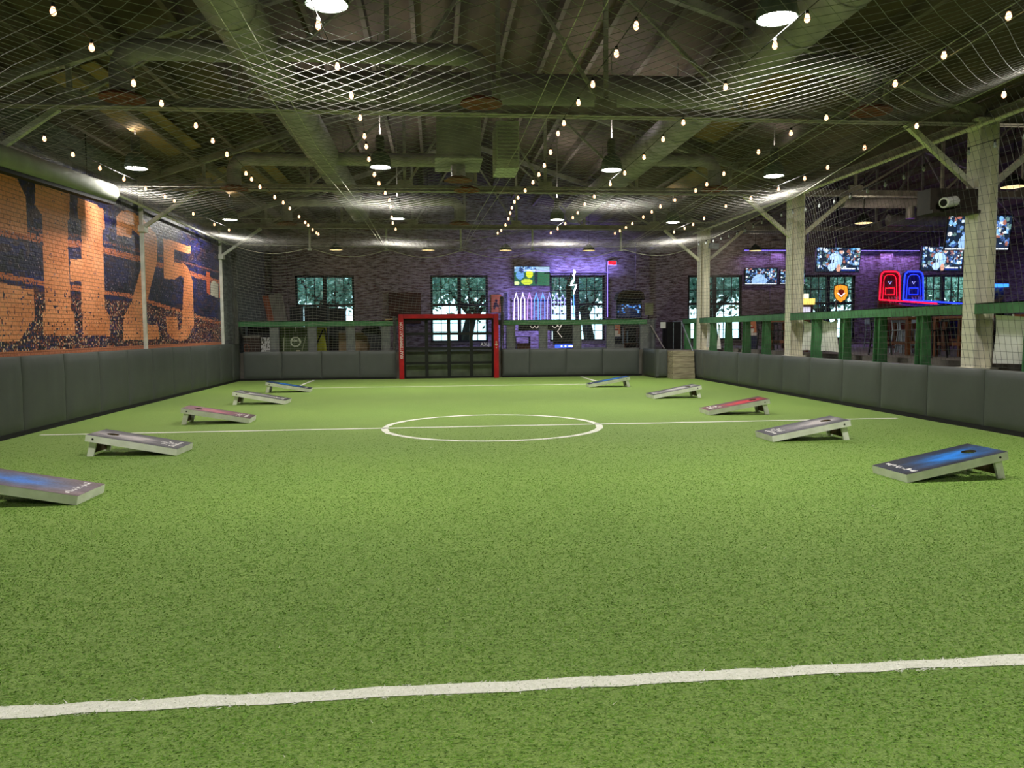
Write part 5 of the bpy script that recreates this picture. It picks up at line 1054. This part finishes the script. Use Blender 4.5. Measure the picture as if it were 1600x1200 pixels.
for x, y, r, lb in ((11.6, 23.1, -1.6, 'table between the far columns, wall side'), (11.65, 23.7, -1.5, 'table between the far columns, wall side by windows'), (10.2, 23.5, 1.6, 'table between the far columns, rail side'), (13.1, 19.4, -1.6, 'table behind the middle green posts, wall side'), (13.15, 19.95, -1.5, 'table behind the middle green posts, wall side by windows'), (11.7, 19.7, 1.6, 'table behind the middle green posts, rail side'), (13.25, 17.3, -1.6, 'table near the projector column, wall side'), (13.25, 17.9, -1.5, 'table near the projector column, wall side by windows'), (11.8, 17.6, 1.6, 'table near the projector column, rail side'), (12.5, 27.5, 1.6, 'table near the wall television, rail side'), (13.9, 27.8, -1.6, 'table near the wall television, far side'), (19.2, 21.3, -1.6, 'table toward the side wall, far side'), (17.8, 21.6, 1.6, 'table toward the side wall, rail side')): put(pb, x, y, r, 'black bar chair at the ' + lb, 'black bar chairs')
for x, y, z, m, lb in ((12.35, 19.3, .98, WHITE, 'white cup on the table behind the middle green posts'), (12.5, 19.8, .98, RED, 'red cup on the table behind the middle green posts'), (12.5, 17.3, .98, WHITE, 'white cup on the table in line with the projector column')):
    tag(MB().lathe([(0, 0), (.035, 0), (.045, .13), (.04, .13), (.032, .01), (0, .01)], (x, y, ZP + z), 12).build('cup', m, smooth=True), lb, 'cup')
# concrete curb behind the pads
tag(bx((9.48, 6, ZP), (9.7, 26, ZP + .1)).build('curb', CONC), 'low concrete curb behind the green railing', 'curb')
# two guests sitting far off by the window
def person(x, y, rz, shirt, hat, label):
    me = bpy.data.meshes.new('body'); S = ZP + .68
    J = [(0, 0, .0), (0, -.02, .22), (0, -.03, .42), (0, -.03, .52), (0, -.05, .60), (.17, -.02, .43), (.22, -.06, .18), (.18, -.28, .12), (-.17, -.02, .43), (-.22, -.06, .18), (-.18, -.28, .12), (.10, -.02, -.02), (.13, -.40, .0), (.13, -.38, -.40), (.13, -.48, -.44), (-.10, -.02, -.02), (-.13, -.40, .0), (-.13, -.38, -.40), (-.13, -.48, -.44)]
    E = [(0, 1), (1, 2), (2, 3), (3, 4), (2, 5), (5, 6), (6, 7), (2, 8), (8, 9), (9, 10), (0, 11), (11, 12), (12, 13), (13, 14), (0, 15), (15, 16), (16, 17), (17, 18)]
    R = [.15, .15, .13, .055, .06, .07, .05, .035, .07, .05, .035, .10, .075, .05, .04, .10, .075, .05, .04]
    me.from_pydata(J, E, []); o = bpy.data.objects.new('body', me); COL.objects.link(o); sk = o.modifiers.new('skin', 'SKIN'); 
    for v, r in zip(me.skin_vertices[0].data, R): v.radius = (r, r)
    me.skin_vertices[0].data[0].use_root = True; sb = o.modifiers.new('sub', 'SUBSURF'); sb.levels = 2; sb.render_levels = 2
    m2 = bpy.data.meshes.new_from_object(o.evaluated_get(bpy.context.evaluated_depsgraph_get())); bpy.data.objects.remove(o); m2.materials.clear(); m2.materials.append(shirt)
    t = thing('person', label, 'person', (x, y, S), rz); link('body', m2, t); SK = mat('skin', (150, 110, 92), None, 6, .6)
    MB().lathe([(0, -.13), (.05, -.12), (.075, -.06), (.085, .0), (.085, .05), (.06, .11), (0, .13)], (0, -.05, .70), 14).build('head', SK, t, local=True, smooth=True)
    MB().lathe([(.088, .02), (.09, .06), (.065, .12), (0, .142)], (0, -.045, .70), 14).build('hair' if not hat else 'cap', mat('dark_hair', (24, 20, 20), None, 6, .7), t, local=True, smooth=True)
    if hat: MB().prism([(-.08, -.10, .725), (.08, -.10, .725), (.05, -.24, .715), (-.05, -.24, .715)], (0, 0, .012)).build('cap_brim', MATS['dark_hair'], t, local=True)
    MB().prism([(-.012, -.13, .71), (.012, -.13, .71), (.014, -.155, .675), (-.014, -.155, .675)], (0, .03, 0)).build('nose', SK, t, local=True)
    return t
SH1 = mat('dark_shirt', (40, 34, 44), None, 6, .8); SH2 = mat('navy_shirt', (30, 34, 60), None, 6, .8)
P1, P2 = (18.62, 25.2), (17.35, 25.3)
person(*P1, 1.9, SH1, True, 'seated guest in a dark shirt and cap before the far window'); person(*P2, .6, SH2, False, 'seated guest in a navy shirt seen from the rail'); put(pb, *P1, 1.9, 'black steel bar chair under the guest with a cap', 'guest chairs'); put(pb, *P2, .6, 'black steel bar chair under the guest in navy', 'guest chairs')

# ================================================================== outside the windows
tag(bx((-16, YW + .6, -.3), (36, 60, -.05)).build('ground', mat('outdoor_ground', (120, 126, 104), (150, 148, 136), 1.2, .9)), kind='structure')
BARK = mat('bark', (70, 64, 58), (50, 46, 42), 8, .9, bump=.5, bscale=20, stretch=(1, 1, .3))
def tree(x, y, s, seed, label, lean=0.0):
    r = np.random.default_rng(seed); t = thing('tree', label, 'tree', (x, y, -.05), 0, 'trees outside the windows'); m = MB(); tips = []
    m.tube([(x, y, -.05), (x + lean * .5, y, 1.4), (x + lean, y + .1, 2.6)], [.30 * s, .24 * s, .20 * s], 9)
    for k in range(6):
        a = 2 * PI * k / 6 + r.random(); p0 = Vector((x + lean, y + .1, 2.2 + .4 * r.random())); p1 = p0 + Vector((math.cos(a) * 1.0, math.sin(a) * .8, .9 + .5 * r.random())); p2 = p1 + Vector((math.cos(a) * 1.2, math.sin(a) * .9, .6 + .8 * r.random())); m.tube([p0, p1, p2], [.13 * s, .08 * s, .03], 6); tips += [p1, p2, (p1 + p2) / 2]
    m.build('trunk', BARK, t, smooth=True)
    n = 3000; c = np.array(tips)[r.integers(0, len(tips), n)]; P = c + r.normal(0, .62, (n, 3)) * np.array((1, .9, .75)); P[:, 2] = np.maximum(P[:, 2], .9 + .6 * r.random(n)); P[:, 1] = np.maximum(P[:, 1], YW + .9)
    d1 = r.normal(0, 1, (n, 3)); d1 /= np.linalg.norm(d1, axis=1, keepdims=True); d2 = np.cross(d1, r.normal(0, 1, (n, 3))); d2 /= np.linalg.norm(d2, axis=1, keepdims=True) + 1e-9; a, b = .13 * d1, .075 * d2
    V = np.stack([P - a, P + b, P + a, P - b], 1).reshape(-1, 3); me = mesh_np('foliage', V, np.arange(4 * n).reshape(n, 4), amat('leaf', 0, .6), wloc(t)); set_print(me, srgb_np(np.array([[170, 206, 186], [134, 176, 158], [200, 226, 210], [112, 152, 140]], float)[r.integers(0, 4, n)])); tag(link('foliage', me, t), kind='stuff')
for i, (x, y, s, ln) in enumerate(((-7.2, 37, 1.2, .5), (-4.2, 36.4, 1.3, -.5), (-1.6, 38.5, 1, .3), (1.2, 37.2, 1.2, .6), (4.4, 38.4, 1, -.3), (7.6, 37.4, 1.1, -.4), (10.6, 37, 1.2, .4), (13.4, 36.6, 1.1, -.3), (16.6, 36.6, 1.4, .4), (19.6, 37.4, 1.1, -.4), (23.0, 37, 1.2, .2), (26.5, 38, 1.1, -.2), (29.5, 38.5, 1.2, .2))):
    tree(x, y, s, 40 + i, 'leafy tree outside the brick wall, %s from the mural end' % ORD[i], ln)
HEDGE = []
